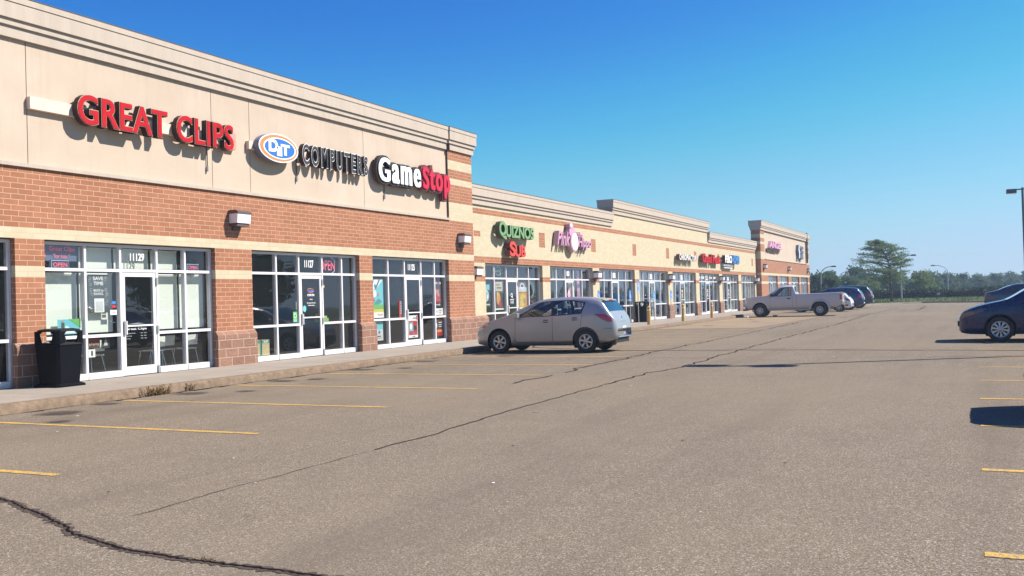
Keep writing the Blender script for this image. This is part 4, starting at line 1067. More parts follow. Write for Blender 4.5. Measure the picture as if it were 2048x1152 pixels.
    mb.raw(V, [[idx[v] for v in f.verts] for f in bm.faces if f[lay] == 0], 'underbody', True)
    part('body', mb, root)
    for (o, sd, poly), hs in zip(dobj, [h for h in sp.get('handles', []) for _ in (0, 1)]):
        if o is None: continue
        mb = MB(); y = sidey(hs[0], hs[1]-.16, sd) or sd*Wd; y = sd*Wd*w(hs[0])*.988
        mb.bbox(L/2-hs[0]-.10, L/2-hs[0]+.10, min(y, y+sd*.035), max(y, y+sd*.035), hs[1]-.018, hs[1]+.018, sp.get('handlemat', pt), .012)
        mb.box(L/2-hs[0]-.07, L/2-hs[0]+.07, min(y-sd*.01, y+sd*.006), max(y-sd*.01, y+sd*.006), hs[1]-.04, hs[1]+.04, 'car trim black')
        part('handle', mb, o)
    # wheels
    zr = sp['rt']
    def wheel(ws, sd, yo=0., nm='wheel', dual=False):
        x = L/2-ws; yc = sd*(Wd-.03-sp['tw']/2+yo); r = zr; t = sp['tw']; rr = sp['rr']
        mb = MB(); mb.lathe([(rr, -t/2+.02), (rr+.01, -t/2), (r-.03, -t/2), (r-.006, -t/2+.025), (r, -t/2+.05), (r, t/2-.05), (r-.006, t/2-.025), (r-.03, t/2), (rr+.01, t/2), (rr, t/2-.02), (rr-.01, 0), (rr, -t/2+.02)], 'tyre rubber', 36, 'y', (x, yc, zr))
        o = part(nm, mb, root)
        m2 = MB(); fa = yc+sd*(t/2-.02)
        m2.lathe([(rr, 0), (rr-.012, sd*.01), (rr-.03, -sd*.005), (rr-.035, -sd*.05)], sp['rimm'], 32, 'y', (x, fa, zr))
        m2.lathe([(.0001, -sd*.07), (rr-.03, -sd*.06)], 'wheel dark', 24, 'y', (x, fa, zr))
        ns = sp['spokes']
        for k in range(ns):
            a = 2*PI*k/ns+.2; ca, sa = math.cos(a), math.sin(a)
            w0, w1 = sp.get('spw', (.028, .045)); p = []
            for (rad, hw, h) in ((.04, w0, .0), (rr*.55, w0*1.05, -.008), (rr-.022, w1, -.006)):
                for q in (-1, 1): p.append((x+ca*rad-sa*hw*q, fa+sd*h, zr+sa*rad+ca*hw*q))
            V = p+[(v[0], v[1]-sd*.035, v[2]) for v in p]
            F = [(0, 1, 3, 2), (2, 3, 5, 4), (0, 2, 8, 6), (2, 4, 10, 8), (1, 7, 9, 3), (3, 9, 11, 5)]
            m2.raw(V, F, sp['rimm'])
        m2.lathe([(.0001, sd*.012), (.045, sd*.01), (.06, -sd*.005), (.062, -sd*.05)], sp['rimm'], 16, 'y', (x, fa, zr))
        part('rim', m2, o)
    for ws in sp['wheels']:
        for sd in (1, -1): wheel(ws, sd)
    if sp.get('dual'):
        for sd in (1, -1): wheel(sp['wheels'][1], sd, -.27)
    # interior
    if sp.get('seats'):
        fz = sp.get('floor', .35)
        mb = MB(); s0, s1 = sp['cabin']; mb.box(L/2-s1, L/2-s0, -Wd*.86, Wd*.86, fz-.02, fz, 'seat grey')
        mb.bbox(L/2-s0-.28, L/2-s0+.1, -Wd*.82, Wd*.82, sp['dash']-.25, sp['dash'], 'seat grey', .05)
        for sd in (1, -1): mb.box(L/2-s1, L/2-s0, sd*Wd*.86-.01, sd*Wd*.86+.01, fz, sp['dash']-.02, 'seat grey')
        part('dashboard', mb, root)
        for (ss, yy, ww) in sp['seats']:
            mb = MB(); x = L/2-ss; hz = sp['dash']
            mb.bbox(x-.25, x+.25, yy-ww/2, yy+ww/2, fz+.1, fz+.32, 'seat grey', .05)
            V = []; mb.prism([(x-.22, fz+.28), (x-.10, fz+.28), (x-.24, hz+.06), (x-.34, hz+.06)], 'y', yy-ww/2, yy+ww/2, 'seat grey')
            for hy in ((0,) if ww < .7 else (-.38, .38)): mb.bbox(x-.37, x-.27, yy+hy-.12, yy+hy+.12, hz+.09, hz+.24, 'seat grey', .03)
            part('seat', mb, root)
        mb = MB(); x = L/2-sp['cabin'][0]-.42; mb.tube([(x+.06*math.sin(k*PI/8), .37+.18*math.cos(k*PI/8), sp['dash']+.0+.18*math.sin(k*PI/8)*.9) for k in range(17)], .014, 'car trim black', 6); part('steering_wheel', mb, root)
    if 'mirror' in sp:
        ms, mz = sp['mirror']
        for sd in (1, -1):
            mb = MB(); y = sd*(Wd*w(ms)*.94); x = L/2-ms
            mb.bbox(x-.09, x+.07, min(y+sd*.05, y+sd*.22), max(y+sd*.05, y+sd*.22), mz-.07, mz+.08, sp.get('mirrorm', pt), .035)
            mb.box(x-.03, x+.04, min(y-sd*.02, y+sd*.08), max(y-sd*.02, y+sd*.08), mz-.06, mz-.02, 'car trim black')
            part('side_mirror', mb, root)
    if 'plate' in sp:
        zc, xo = sp['plate']; mb = MB(); x = -L/2-.012-xo
        mb.bbox(x-.006, x+.02, -.155, .155, zc-.078, zc+.078, 'plate white', .004)
        V, F = text_raw('BQD 4179', .02); a = min(v[0] for v in V); b = max(v[0] for v in V)
        mb.raw([(x-.0075, .125-(v[0]-a)/(b-a)*.25, zc-.035+v[1]*.085) for v in V], F, 'sign blue')
        part('license_plate', mb, root)
    bm.free()
    return root

hatch = dict(L=4.295, W=1.70, paint='silver paint', lean=.34, crown=.035,
    w=[(0, .60), (.04, .70), (.15, .83), (.4, .95), (.8, .99), (1.5, 1.0), (3.0, 1.0), (3.7, .975), (4.0, .93), (4.18, .86), (4.26, .78), (4.295, .70)],
    zb=[(0, .34), (.06, .24), (.3, .21), (1.0, .20), (3.3, .22), (3.9, .27), (4.2, .33), (4.295, .40)],
    zk=[(0, .50), (.05, .60), (.2, .72), (.6, .86), (1.0, .95), (1.3, .985), (2.5, 1.02), (3.4, 1.06), (3.8, 1.08), (4.0, 1.05), (4.1, .98), (4.2, .90), (4.295, .62)],
    zt=[(0, .54), (.05, .64), (.18, .76), (.5, .90), (.85, 1.0), (1.05, 1.055), (1.3, 1.17), (1.7, 1.355), (2.05, 1.475), (2.4, 1.525), (2.9, 1.535), (3.4, 1.515), (3.75, 1.465), (3.86, 1.42), (4.0, 1.24), (4.12, 1.06), (4.19, .96), (4.25, .86), (4.295, .64)],
    arch=[(.84, .375), (3.44, .375)], zw=.335, archz=1.0, wheels=(.84, 3.44), rt=.315, tw=.195, rr=.20, spokes=6, spw=(.020, .030), rimm='alloy',
    win=[[(1.42, 1.0), (1.66, 1.12), (2.03, 1.335), (2.22, 1.415), (2.36, 1.43), (2.42, 1.43), (2.46, 1.03)], [(2.54, 1.04), (2.50, 1.435), (2.95, 1.43), (3.30, 1.375), (3.40, 1.34), (3.30, 1.09), (3.26, 1.075)]],
    surround=[(1.28, .985), (1.66, 1.15), (2.03, 1.365), (2.25, 1.45), (2.6, 1.465), (3.0, 1.455), (3.44, 1.375), (3.34, 1.07), (2.5, 1.01)],
    windshield=(1.08, 2.02), rearglass=(3.87, 4.09), rglass='car glass',
    tail=[(3.70, 1.055), (4.02, 1.045), (4.16, .93), (4.20, .83), (4.06, .83), (3.92, .90)], head=[(.10, .60), (.34, .70), (.52, .82), (.40, .82), (.12, .74)], amber=(.30, .72, .46, .79),
    doors=[[(1.36, .30), (2.47, .30), (2.47, 1.01), (1.40, .97)], [(2.50, .30), (3.02, .30), (3.10, .48), (3.28, .68), (3.35, 1.06), (2.50, 1.02)]],
    handles=[(2.28, .88), (3.14, .93)], seams=[[(1.36, .96), (1.34, .32), (2.485, .31), (2.485, 1.0)], [(2.485, .31), (3.03, .31), (3.11, .48), (3.30, .68), (3.36, 1.04)], [(3.93, .64), (4.2, .66)]],
    seats=[(2.05, .37, .5), (2.05, -.37, .5), (2.95, 0, 1.2)], cabin=(1.25, 3.8), dash=.98, mirror=(1.42, 1.05), grille=(.12, .30, .50), plate=(.62, -.02))
car_h = vehicle('hatchback_car', 'silver five door hatchback parked nose to the kerb by the sandwich shop', 'car', hatch)
mb = MB(); L = 4.295
mb.tube([(L/2-3.62, 0, 1.485), (L/2-3.86, 0, 1.68)], [.006, .003], 'car trim black', 5); part('antenna', mb, car_h)
mb = MB(); mb.prism([(L/2-3.68, 1.475), (L/2-3.90, 1.43), (L/2-3.92, 1.405), (L/2-3.8, 1.42)], 'y', -.50, .50, 'silver paint'); part('spoiler', mb, car_h)
mb = MB(); mb.box(L/2-3.925, L/2-3.905, -.13, .13, 1.412, 1.43, 'tail red'); part('brake_light', mb, car_h)
mb = MB(); mb.bbox(-L/2+.07, -L/2+.35, -.60, .60, .25, .37, 'car trim black', .02); part('rear_valance', mb, car_h)
mb = MB(); mb.disc(0, 0, .045, .045, 0, 'chrome', 16); 
mb = MB(); mb.lathe([(.0001, -.012), (.045, -.01), (.05, 0)], 'chrome', 18, 'x', (-L/2+.085, 0, .93)); mb.bbox(-L/2+.035, -L/2+.08, -.20, .20, .80, .835, 'chrome', .008); part('emblem', mb, car_h)
for sd in (1, -1):
    mb = MB(); mb.box(L/2-3.25, L/2-1.3, min(sd*.80, sd*.845), max(sd*.80, sd*.845), .205, .235, 'car trim black'); part('sill', mb, car_h)
car_h.location = (25.13, -4.86, GZ); car_h.rotation_euler = (0, 0, R(90+1.0))

truck_sp = dict(L=5.87, W=2.0, paint='white truck paint', lean=.24, crown=.03,
    w=[(0, .74), (.05, .80), (.2, .90), (.6, .965), (1.2, .985), (2.7, 1.0), (2.72, 1.0), (5.6, 1.0), (5.80, .985), (5.87, .96)],
    zb=[(0, .60), (.05, .50), (.3, .44), (1.5, .42), (5.3, .50), (5.7, .62), (5.87, .72)],
    zk=[(0, .80), (.05, .95), (.2, 1.15), (.8, 1.19), (1.35, 1.21), (1.8, 1.22), (3.08, 1.26), (3.2, 1.30), (5.87, 1.345)],
    zt=[(0, .86), (.05, 1.08), (.15, 1.20), (.4, 1.235), (.9, 1.27), (1.35, 1.30), (1.55, 1.38), (2.0, 1.70), (2.2, 1.83), (2.4, 1.89), (2.7, 1.91), (2.95, 1.90), (3.02, 1.87), (3.12, 1.55), (3.16, 1.42), (3.19, 1.36), (5.87, 1.40)],
    stations=[3.02, 3.07, 3.12, 3.16, 3.19, 3.24, 3.25, 5.78, 5.79], bed=(3.25, 5.785, .85), 
    arch=[(.98, .46), (4.55, .50)], zw=.44, wheels=(.98, 4.55), rt=.39, tw=.24, rr=.215, spokes=8, spw=(.026, .030), rimm='steel wheel', dual=True,
    win=[[(1.74, 1.26), (1.95, 1.42), (2.22, 1.66), (2.38, 1.76), (2.55, 1.79), (2.80, 1.80), (2.86, 1.74), (2.86, 1.29)]],
    surround=[(1.60, 1.235), (1.9, 1.44), (2.2, 1.70), (2.4, 1.80), (2.84, 1.825), (2.895, 1.78), (2.895, 1.26)],
    windshield=(1.42, 2.16), rearglass=(3.04, 3.13), rglass='car glass',
    tail=[(5.72, .98), (5.89, .98), (5.89, 1.26), (5.72, 1.26)], head=[(.02, .86), (.18, .88), (.22, 1.02), (.04, .98)],
    doors=[[(1.62, .56), (2.93, .58), (2.93, 1.25), (1.66, 1.21)]], handles=[(2.74, 1.10)], handlemat='car trim black',
    seams=[[(1.64, 1.2), (1.60, .56), (2.95, .57), (2.95, 1.24)], [(3.20, 1.33), (3.20, .52)]],
    seats=[(2.65, 0, 1.35)], cabin=(1.5, 3.0), floor=.55, dash=1.2, mirror=(1.72, 1.33), mirrorm='car trim black', plate=(.78, .06))
trk = vehicle('pickup_truck', 'dusty white regular cab pickup truck with dual rear wheels', 'truck', truck_sp)
L = 5.87
mb = MB(); mb.bbox(L/2-.12, L/2+.10, -.98, .98, .50, .70, 'chrome', .04); mb.box(L/2-.10, L/2+.06, -.9, .9, .40, .50, 'car trim black'); part('front_bumper', mb, trk)
mb = MB(); mb.bbox(-L/2-.16, -L/2+.02, -.96, .96, .66, .84, 'chrome', .03); mb.box(-L/2-.28, -L/2-.1, -.05, .05, .56, .64, 'car trim black'); part('rear_bumper', mb, trk)
mb = MB(); mb.box(L/2+.001, L/2+.03, -.6, .6, .76, .98, 'car trim black'); mb.box(L/2+.02, L/2+.04, -.62, .62, .86, .89, 'chrome'); mb.box(L/2+.02, L/2+.04, -.02, .02, .76, .99, 'chrome'); part('grille', mb, trk)
for sd in (1, -1):      # bulging rear fenders over the twin wheels, with an open arch
    mb = MB(); n = 18; V = []
    for k in range(n+1):
        a = PI*k/n; 
        for (rr_, yy) in ((.50, .985), (.50, 1.06), (.53, 1.085), (.58, 1.05), (.64, .985)):
            V.append((L/2-4.55+rr_*math.cos(a), sd*yy, .42+rr_*math.sin(a)*1.0))
    F = [(k*5+j, k*5+j+1, (k+1)*5+j+1, (k+1)*5+j) for k in range(n) for j in range(4)]
    mb.raw(V, F, 'white truck paint', True); part('fender_flare', mb, trk)
    mb = MB(); mb.bbox(L/2-3.9, L/2-1.5, min(sd*.86, sd*.97), max(sd*.86, sd*.97), .38, .45, 'white truck paint', .01); part('side_step', mb, trk)
mb = MB(); mb.bbox(L/2-2.98, L/2-2.86, -.12, .12, 1.90, 1.95, 'headlamp clear', .01); part('cab_light', mb, trk)
trk.location = (59.8, -5.78, GZ); trk.rotation_euler = (0, 0, R(93.5)); trk.scale = (.97, .98, .99)

van_sp = dict(L=5.1, W=1.98, paint='midnight blue paint', lean=.26, crown=.04, glass='dark car glass',
    w=[(0, .55), (.04, .66), (.15, .80), (.4, .93), (.9, .99), (1.6, 1.0), (4.4, 1.0), (4.9, .95), (5.1, .85)],
    zb=[(0, .30), (.05, .24), (.3, .20), (1.0, .19), (4.3, .22), (4.9, .28), (5.1, .36)],
    zk=[(0, .48), (.04, .66), (.12, .76), (.4, .88), (.9, .99), (1.3, 1.04), (2.0, 1.07), (4.5, 1.10), (4.9, 1.1), (5.1, .7)],
    zt=[(0, .52), (.04, .71), (.12, .81), (.35, .92), (.7, 1.02), (1.0, 1.08), (1.15, 1.12), (1.6, 1.38), (2.05, 1.62), (2.4, 1.71), (3.2, 1.74), (4.4, 1.71), (4.75, 1.62), (5.0, 1.15), (5.1, .75)],
    arch=[(.99, .39), (3.99, .39)], zw=.35, wheels=(.99, 3.99), rt=.335, tw=.22, rr=.225, spokes=10, spw=(.016, .034), rimm='alloy',
    headm='smoked lamp', amber=(.52, .81, .66, .85), amberm='dull amber', surround=[(1.50, 1.06), (1.9, 1.30), (2.3, 1.56), (2.55, 1.64), (4.5, 1.62), (4.7, 1.10), (2.7, 1.085)], win=[[(1.62, 1.09), (1.9, 1.26), (2.3, 1.52), (2.55, 1.60), (2.62, 1.60), (2.62, 1.10)], [(2.72, 1.11), (2.72, 1.61), (3.6, 1.61), (3.6, 1.12)], [(3.7, 1.12), (3.7, 1.60), (4.5, 1.56), (4.6, 1.13)]],
    windshield=(1.17, 2.05), rearglass=(4.74, 4.97), head=[(.06, .62), (.45, .78), (.72, .90), (.55, .90), (.10, .76)],
    tail=[(4.75, 1.2), (5.0, 1.15), (5.1, .8), (4.95, .8)], doors=[[(1.5, .32), (2.66, .32), (2.66, 1.07), (1.52, 1.03)]], handles=[(2.45, .98)],
    seams=[[(1.5, 1.03), (1.48, .32), (2.67, .32), (2.67, 1.08)]], mirror=(1.72, 1.14), grille=(.10, .46, .70), plate=(.8, 0))
van = vehicle('minivan', 'midnight blue minivan facing left, only its front half inside the picture', 'car', van_sp)
mb = MB(); L = 5.1; mb.bbox(L/2-.02, L/2+.045, -.16, .16, .40, .54, 'car trim black', .004); part('front_plate_bracket', mb, van)
mb = MB(); 
for z in (.60, .655): mb.bbox(L/2-.05, L/2+.012, -.45, .45, z-.012, z+.012, 'chrome', .005)
part('grille_bar', mb, van)
van.location = (29.45, -15.32-5.1/2, GZ); van.rotation_euler = (0, 0, R(90))

sedan_sp = dict(L=4.75, W=1.82, paint='navy paint', lean=.36, crown=.035, glass='dark car glass',
    w=[(0, .58), (.05, .70), (.2, .86), (.6, .97), (1.5, 1.0), (3.6, 1.0), (4.3, .95), (4.65, .86), (4.75, .76)],
    zb=[(0, .32), (.1, .22), (.6, .2), (4.0, .22), (4.5, .28), (4.75, .40)],
    zk=[(0, .5), (.05, .60), (.3, .76), (1.0, .90), (2.0, .95), (3.6, 1.0), (4.3, 1.02), (4.65, .99), (4.75, .7)],
    zt=[(0, .54), (.05, .65), (.3, .82), (.9, .96), (1.25, 1.01), (1.7, 1.22), (2.1, 1.40), (2.6, 1.47), (3.1, 1.46), (3.6, 1.36), (4.1, 1.17), (4.4, 1.09), (4.65, 1.05), (4.70, .98), (4.75, .72)],
    arch=[(.95, .37), (3.75, .37)], zw=.33, wheels=(.95, 3.75), rt=.325, tw=.2, rr=.21, spokes=5, spw=(.03, .05), rimm='alloy',
    win=[[(1.6, 1.0), (2.1, 1.27), (2.45, 1.36), (2.6, 1.37), (2.6, 1.0)], [(2.7, 1.0), (2.7, 1.37), (3.2, 1.34), (3.7, 1.16), (3.75, 1.04)]],
    windshield=(1.3, 2.08), rearglass=(3.45, 4.1), tail=[(4.5, .92), (4.72, .92), (4.72, .99), (4.5, .99)], head=[(.06, .62), (.5, .80), (.3, .82), (.08, .72)],
    seams=[[(1.5, .95), (1.48, .32), (2.65, .32), (2.65, 1.0)]], mirror=(1.6, 1.0), grille=(.1, .35, .52), plate=(.78, 0))
sed = vehicle('fastback_car', 'dark navy sloping back car seen behind the midnight blue minivan', 'car', sedan_sp)
sed.location = (59.2, -16.15-4.75/2, GZ); sed.rotation_euler = (0, 0, R(-90)); sed.scale = (1, 1, 1.07)

suv_sp = dict(L=4.65, W=1.86, paint='blue paint', lean=.24, crown=.04, glass='dark car glass',
    w=[(0, .62), (.05, .74), (.2, .88), (.6, .98), (1.5, 1.0), (4.0, 1.0), (4.5, .95), (4.65, .86)],
    zb=[(0, .36), (.1, .27), (.6, .25), (3.9, .27), (4.4, .33), (4.65, .42)],
    zk=[(0, .6), (.05, .74), (.3, .90), (1.0, 1.0), (2.0, 1.05), (4.2, 1.10), (4.5, 1.08), (4.65, .7)],
    zt=[(0, .64), (.05, .79), (.3, .96), (.9, 1.06), (1.2, 1.12), (1.6, 1.36), (2.0, 1.60), (2.4, 1.68), (3.4, 1.69), (4.1, 1.64), (4.25, 1.58), (4.5, 1.2), (4.58, 1.0), (4.65, .74)],
    arch=[(.93, .40), (3.58, .40)], zw=.36, wheels=(.93, 3.58), rt=.345, tw=.21, rr=.22, spokes=5, spw=(.035, .05), rimm='alloy',
    win=[[(1.55, 1.08), (2.0, 1.42), (2.3, 1.55), (2.5, 1.57), (2.5, 1.09)], [(2.6, 1.1), (2.6, 1.57), (3.4, 1.56), (3.4, 1.13)], [(3.5, 1.14), (3.5, 1.55), (3.9, 1.5), (4.1, 1.2)]],
    windshield=(1.22, 2.02), rearglass=(4.24, 4.49), tail=[(4.25, 1.12), (4.52, 1.15), (4.62, .95), (4.62, .88), (4.35, .90)], head=[(.06, .72), (.5, .9), (.3, .92), (.08, .84)],
    seams=[[(1.5, 1.0), (1.48, .36), (2.55, .36), (2.55, 1.1)], [(2.55, .36), (3.2, .36), (3.45, .7), (3.45, 1.1)]], mirror=(1.6, 1.1), grille=(.1, .45, .66), plate=(.85, 0))
suv = vehicle('parked_suv', 'blue sport utility car with sunlit tail beyond the white pickup', 'car', suv_sp)
suv.location = (76.0, -8.2+4.65/2, GZ); suv.rotation_euler = (0, 0, R(90))
suv2_sp = dict(suv_sp); suv2_sp['paint'] = 'dark green paint'
suv2 = vehicle('parked_suv', 'dark upright sport utility car farthest right in the row beyond the pickup', 'car', suv2_sp)
suv2.location = (82.0, -8.3+4.65/2, GZ); suv2.rotation_euler = (0, 0, R(90)); suv2.scale = (1, 1.02, 1.08)
whs = dict(hatch); whs['paint'] = 'plain white paint'; whs.pop('amber'); whs['glass'] = 'dark car glass'; whs['seats'] = None
wh = vehicle('small_car', 'small white car mostly hidden behind the tail of the pickup', 'car', whs)
wh.location = (70.6, -8.0+4.3/2, GZ); wh.rotation_euler = (0, 0, R(90)); wh.scale = (1, 1, .88)
# just outside the picture on the right: its shadow is in view and the shop windows mirror it
off = vehicle('minivan', 'maroon minivan just outside the right edge that throws the near shadow', 'car', dict(van_sp, paint='maroon paint'))
off.location = (12.85, -16.36-5.1/2, GZ); off.rotation_euler = (0, 0, R(90)); off.scale = (1, .97, 1.12)
for x, l in ((17.9, 'white hatchback in the row outside the picture, mirrored in the shop glass'), (34.9, 'white hatchback parked beyond the minivan outside the picture')):
    c = copy_thing(wh, (x, -16.9-2.2, GZ), R(90), l); c.scale = (1, 1, 1)

# ================================================================== STREET FURNITURE
def litter_bin(x, y, rz, label):
    t = thing('litter_bin', label, 'litter bin', (0, 0, 0), 'black plastic litter bins')
    def ring(hw, hd, c, z): return [(hw-c, -hd, z), (hw, -hd+c, z), (hw, hd-c, z), (hw-c, hd, z), (-hw+c, hd, z), (-hw, hd-c, z), (-hw, -hd+c, z), (-hw+c, -hd, z)]
    def stack(mb, L, m, sm=False):
        V = [p for r in L for p in r]; n = 8
        mb.raw(V, [(i*n+k, i*n+(k+1) % n, (i+1)*n+(k+1) % n, (i+1)*n+k) for i in range(len(L)-1) for k in range(n)], m, sm)
        mb.raw(V, [tuple(range(n))[::-1], tuple(range((len(L)-1)*n, len(L)*n))], m)
    mb = MB(); stack(mb, [ring(.33, .33, .05, 0), ring(.33, .33, .05, .035), ring(.285, .285, .05, .06)], 'bin plastic'); part('base', mb, t)
    mb = MB(); stack(mb, [ring(.26, .26, .05, .055), ring(.285, .285, .05, .45), ring(.30, .30, .05, .74), ring(.315, .315, .06, .77), ring(.30, .30, .06, .80)], 'bin plastic')
    part('bin_body', mb, t)
    mb = MB()      # open hood: corner posts and an arched frame round each opening
    stack(mb, [ring(.30, .30, .07, 1.01), ring(.275, .275, .07, 1.045), ring(.20, .20, .06, 1.065)], 'bin plastic')
    for sx in (1, -1):
        for sy in (1, -1):
            mb.prism([(sx*.31, sy*.20), (sx*.31, sy*.26), (sx*.26, sy*.31), (sx*.20, sy*.31), (sx*.235, sy*.235)], 'z', .79, 1.02, 'bin plastic')
            for ax in (0, 1):
                P = [(.20, .80), (.135, .80), (.185, .96), (.12, 1.012), (.20, 1.012)]
                for a, b in ((P[0:3]+[P[4]], 0), ([P[2], P[3], P[4]], 0)):
                    if ax: mb.prism([(sx*q[0], q[1]) for q in a], 'y', sy*.30, sy*.265, 'bin plastic')
                    else: mb.prism([(sy*q[0], q[1]) for q in a], 'x', sx*.30, sx*.265, 'bin plastic')
    part('hood', mb, t)
    mb = MB(); mb.lathe([(.14, .808), (.22, .802)], 'near black', 24, 'z'); part('rim_ring', mb, t)
    t.location = (x, y, 0); t.rotation_euler = (0, 0, R(rz)); return t
litter_bin(12.27, -.52, 3, 'black litter bin standing by the brick pier left of the hair salon')
litter_bin(47.35, -.25, 0, 'black litter bin far down the pavement between the blue sign posts')
b_ = None
for i, (x, y, l) in enumerate(((43.0, -2.0, 'nearest yellow bollard, just right of the silver hatchback'), (47.72, -2.3, 'middle yellow bollard on the pavement edge'), (53.6, -2.3, 'farthest yellow bollard, left of the white pickup'))):
    if b_ is None:
        b_ = thing('bollard', l, 'bollard', (0, 0, 0), 'yellow steel bollards')
        mb = MB(); mb.lathe([(.085, -.16), (.085, .80), (.08, .835), (.05, .865), (.0001, .875)], 'bollard yellow', 20, 'z'); part('post', mb, b_)
        mb = MB(); mb.lathe([(.0865, .66), (.0865, .70)], 'white', 20, 'z'); mb.lathe([(.11, -.155), (.12, -.16), (.105, -.14), (.086, -.135)], 'kerb concrete', 16, 'z'); part('collar', mb, b_)
        b_.location = (x, y, 0)
    else: copy_thing(b_, (x, y, 0), .5*i, l)
def sign_post(x, y, z0, z1, label, two=False):
    t = thing('parking_sign', label, 'sign', (x, y, 0), 'blue accessible parking signs')
    mb = MB(); mb.box(x-.025, x+.025, y-.012, y+.012, -.02, z1+.05, 'galvanised'); part('post', mb, t)
    def panel(a, b):
        mb = MB(); mb.bbox(x-.16, x+.16, y-.020, y-.014, a, b, 'accessible blue', .002)
        c = (a+b)/2; s = min(.22, b-a)
        mb.disc(x+.01, c-.05*s/.3, .075*s/.3, .075*s/.3, y-.0215, 'white', 16); mb.disc(x+.01, c-.05*s/.3, .052*s/.3, .052*s/.3, y-.022, 'accessible blue', 16)
        mb.disc(x-.02, c+.11*s/.3, .024, .024, y-.0215, 'white', 12); mb.box(x-.035, x-.005, y-.0225, y-.0215, c-.03, c+.085, 'white'); mb.box(x-.035, x+.06, y-.0225, y-.0215, c-.03, c-.005, 'white')
        for q in (.03, .055): mb.box(x-.12, x+.12, y-.0225, y-.0215, a+q, a+q+.012, 'white')
        part('sign_panel', mb, t)
    panel(z0, z1 if not two else z0+.28)
    if two: panel(z0+.31, z1)
sign_post(41.0, -.29, 1.2, 1.62, 'blue parking sign just above the roof of the silver hatchback')
sign_post(45.2, -.35, 1.1, 1.62, 'blue parking sign in front of the third window bay of the buff block')
sign_post(46.5, -.34, 1.5, 2.12, 'tall double blue parking sign beside the far litter bin', True)
sign_post(49.5, -.22, 1.12, 1.60, 'blue parking sign right of the far litter bin')
sign_post(51.9, -.45, 1.12, 1.58, 'blue parking sign in front of the pier left of the chiropractor windows')
def lot_light(x, y, h, label, rz=0):
    t = thing('parking_lot_light', label, 'street lamp', (x, y, GZ), 'tall parking lot lights')
    mb = MB(); mb.lathe([(.32, 0), (.32, .75), (.30, .8)], 'concrete', 20, 'z', (x, y, GZ)); mb.lathe([(.0001, .8), (.30, .8)], 'concrete', 20, 'z', (x, y, GZ)); part('footing', mb, t)
    mb = MB(); mb.prism([(x-.07, y-.07), (x+.07, y-.07), (x+.07, y+.07), (x-.07, y+.07)], 'z', GZ+.8, h+.08, 'pole bronze'); part('pole', mb, t)
    c, s = math.cos(R(rz)), math.sin(R(rz))
    for sd in (1, -1):
        mb = MB(); M = Matrix.Translation((x, y, h)) @ Matrix.Rotation(R(rz), 4, 'Z')
        q = MB(); q.box(-.06, .06, min(sd*.07, sd*.40), max(sd*.07, sd*.40), -.08, .0, 'pole bronze'); mb.raw([M @ Vector(v) for v in q.v], q.f, 'pole bronze'); part('arm', mb, t)
        mb = MB(); q = MB(); q.bbox(-.26, .26, min(sd*.38, sd*1.02), max(sd*.38, sd*1.02), -.30, -.0, 'pole bronze', .03); mb.raw([M @ Vector(v) for v in q.v], q.f, 'pole bronze')
        o = part('lamp_head', mb, t)
        mb = MB(); q = MB(); q.box(-.20, .20, min(sd*.45, sd*.95), max(sd*.45, sd*.95), -.315, -.301, 'lamp lens'); mb.raw([M @ Vector(v) for v in q.v], q.f, 'lamp lens'); part('lens', mb, o)
lot_light(77.0, -18.93, 8.15, 'tall square headed lamp cut by the right edge of the picture', 4)
lot_light(23.9, -18.62, 8.05, 'tall twin headed lamp outside the picture that throws the long thin shadow', 0)
def cobra(x, y, h, arm, z0, label):
    t = thing('street_lamp', label, 'street lamp', (x, y, z0), 'street lamps along the road behind the hedge')
    mb = MB(); mb.tube([(x, y, z0), (x, y, h-.8)], [.09, .06], 'lamp grey', 8); part('pole', mb, t)
    mb = MB(); n = 8; mb.tube([(x, y+arm*(1-math.cos(k*PI/2/n)), h-.8+.95*math.sin(k*PI/2/n)) for k in range(n+1)], .05, 'lamp grey', 6); part('arm', mb, t)
    mb = MB(); y2 = y+arm; d = .6 if arm > 0 else -.6; mb.prism([(min(y2, y2+d), h+.08), (max(y2, y2+d), h+.08), (max(y2, y2+d)-.1, h+.22), (min(y2, y2+d)+.1, h+.24)], 'x', x-.15, x+.15, 'pole bronze'); part('lamp_head', mb, t)
cobra(150, -12.15, 4.3, 1.6, -.3, 'curved arm street lamp standing above the hedge right of the lone tree')
cobra(110, -8.57, 4.65, -1.0, -.3, 'curved arm street lamp partly behind the crown of the lone tree')
cobra(112, -.1, 3.85, -1.1, -.3, 'curved arm street lamp close to the end of the farthest block')
cobra(150, 2.6, 3.9, -1.2, -.3, 'small distant street lamp above the parked cars')
for x, y, h, l in ((900, -40, 12.5, 'left of the two far lattice pylons above the tree line'), (900, -118, 13.5, 'right of the two far lattice pylons above the tree line')):
    t = thing('pylon', l, 'pylon', (x, y, 0), 'far lattice pylons')
    mb = MB()
    for sx in (-1, 1):
        for sy in (-1, 1): mb.tube([(x+sx*3, y+sy*3, 0), (x+sx*.4, y+sy*.4, h)], .18, 'lamp grey', 4)
    for k in range(7):
        z = k*h/7; w = 3-2.6*z/h; w2 = 3-2.6*(z+h/7)/h
        mb.tube([(x-w, y-w, z), (x-w2, y+w2, z+h/7)], .12, 'lamp grey', 4); mb.tube([(x-w, y+w, z), (x-w2, y-w2, z+h/7)], .12, 'lamp grey', 4)
    part('mast', mb, t)
    for zz in (.72, .86):
        mb = MB(); mb.tube([(x, y-5, h*zz), (x, y, h*zz+.8), (x, y+5, h*zz)], .2, 'lamp grey', 4); part('crossarm', mb, t)

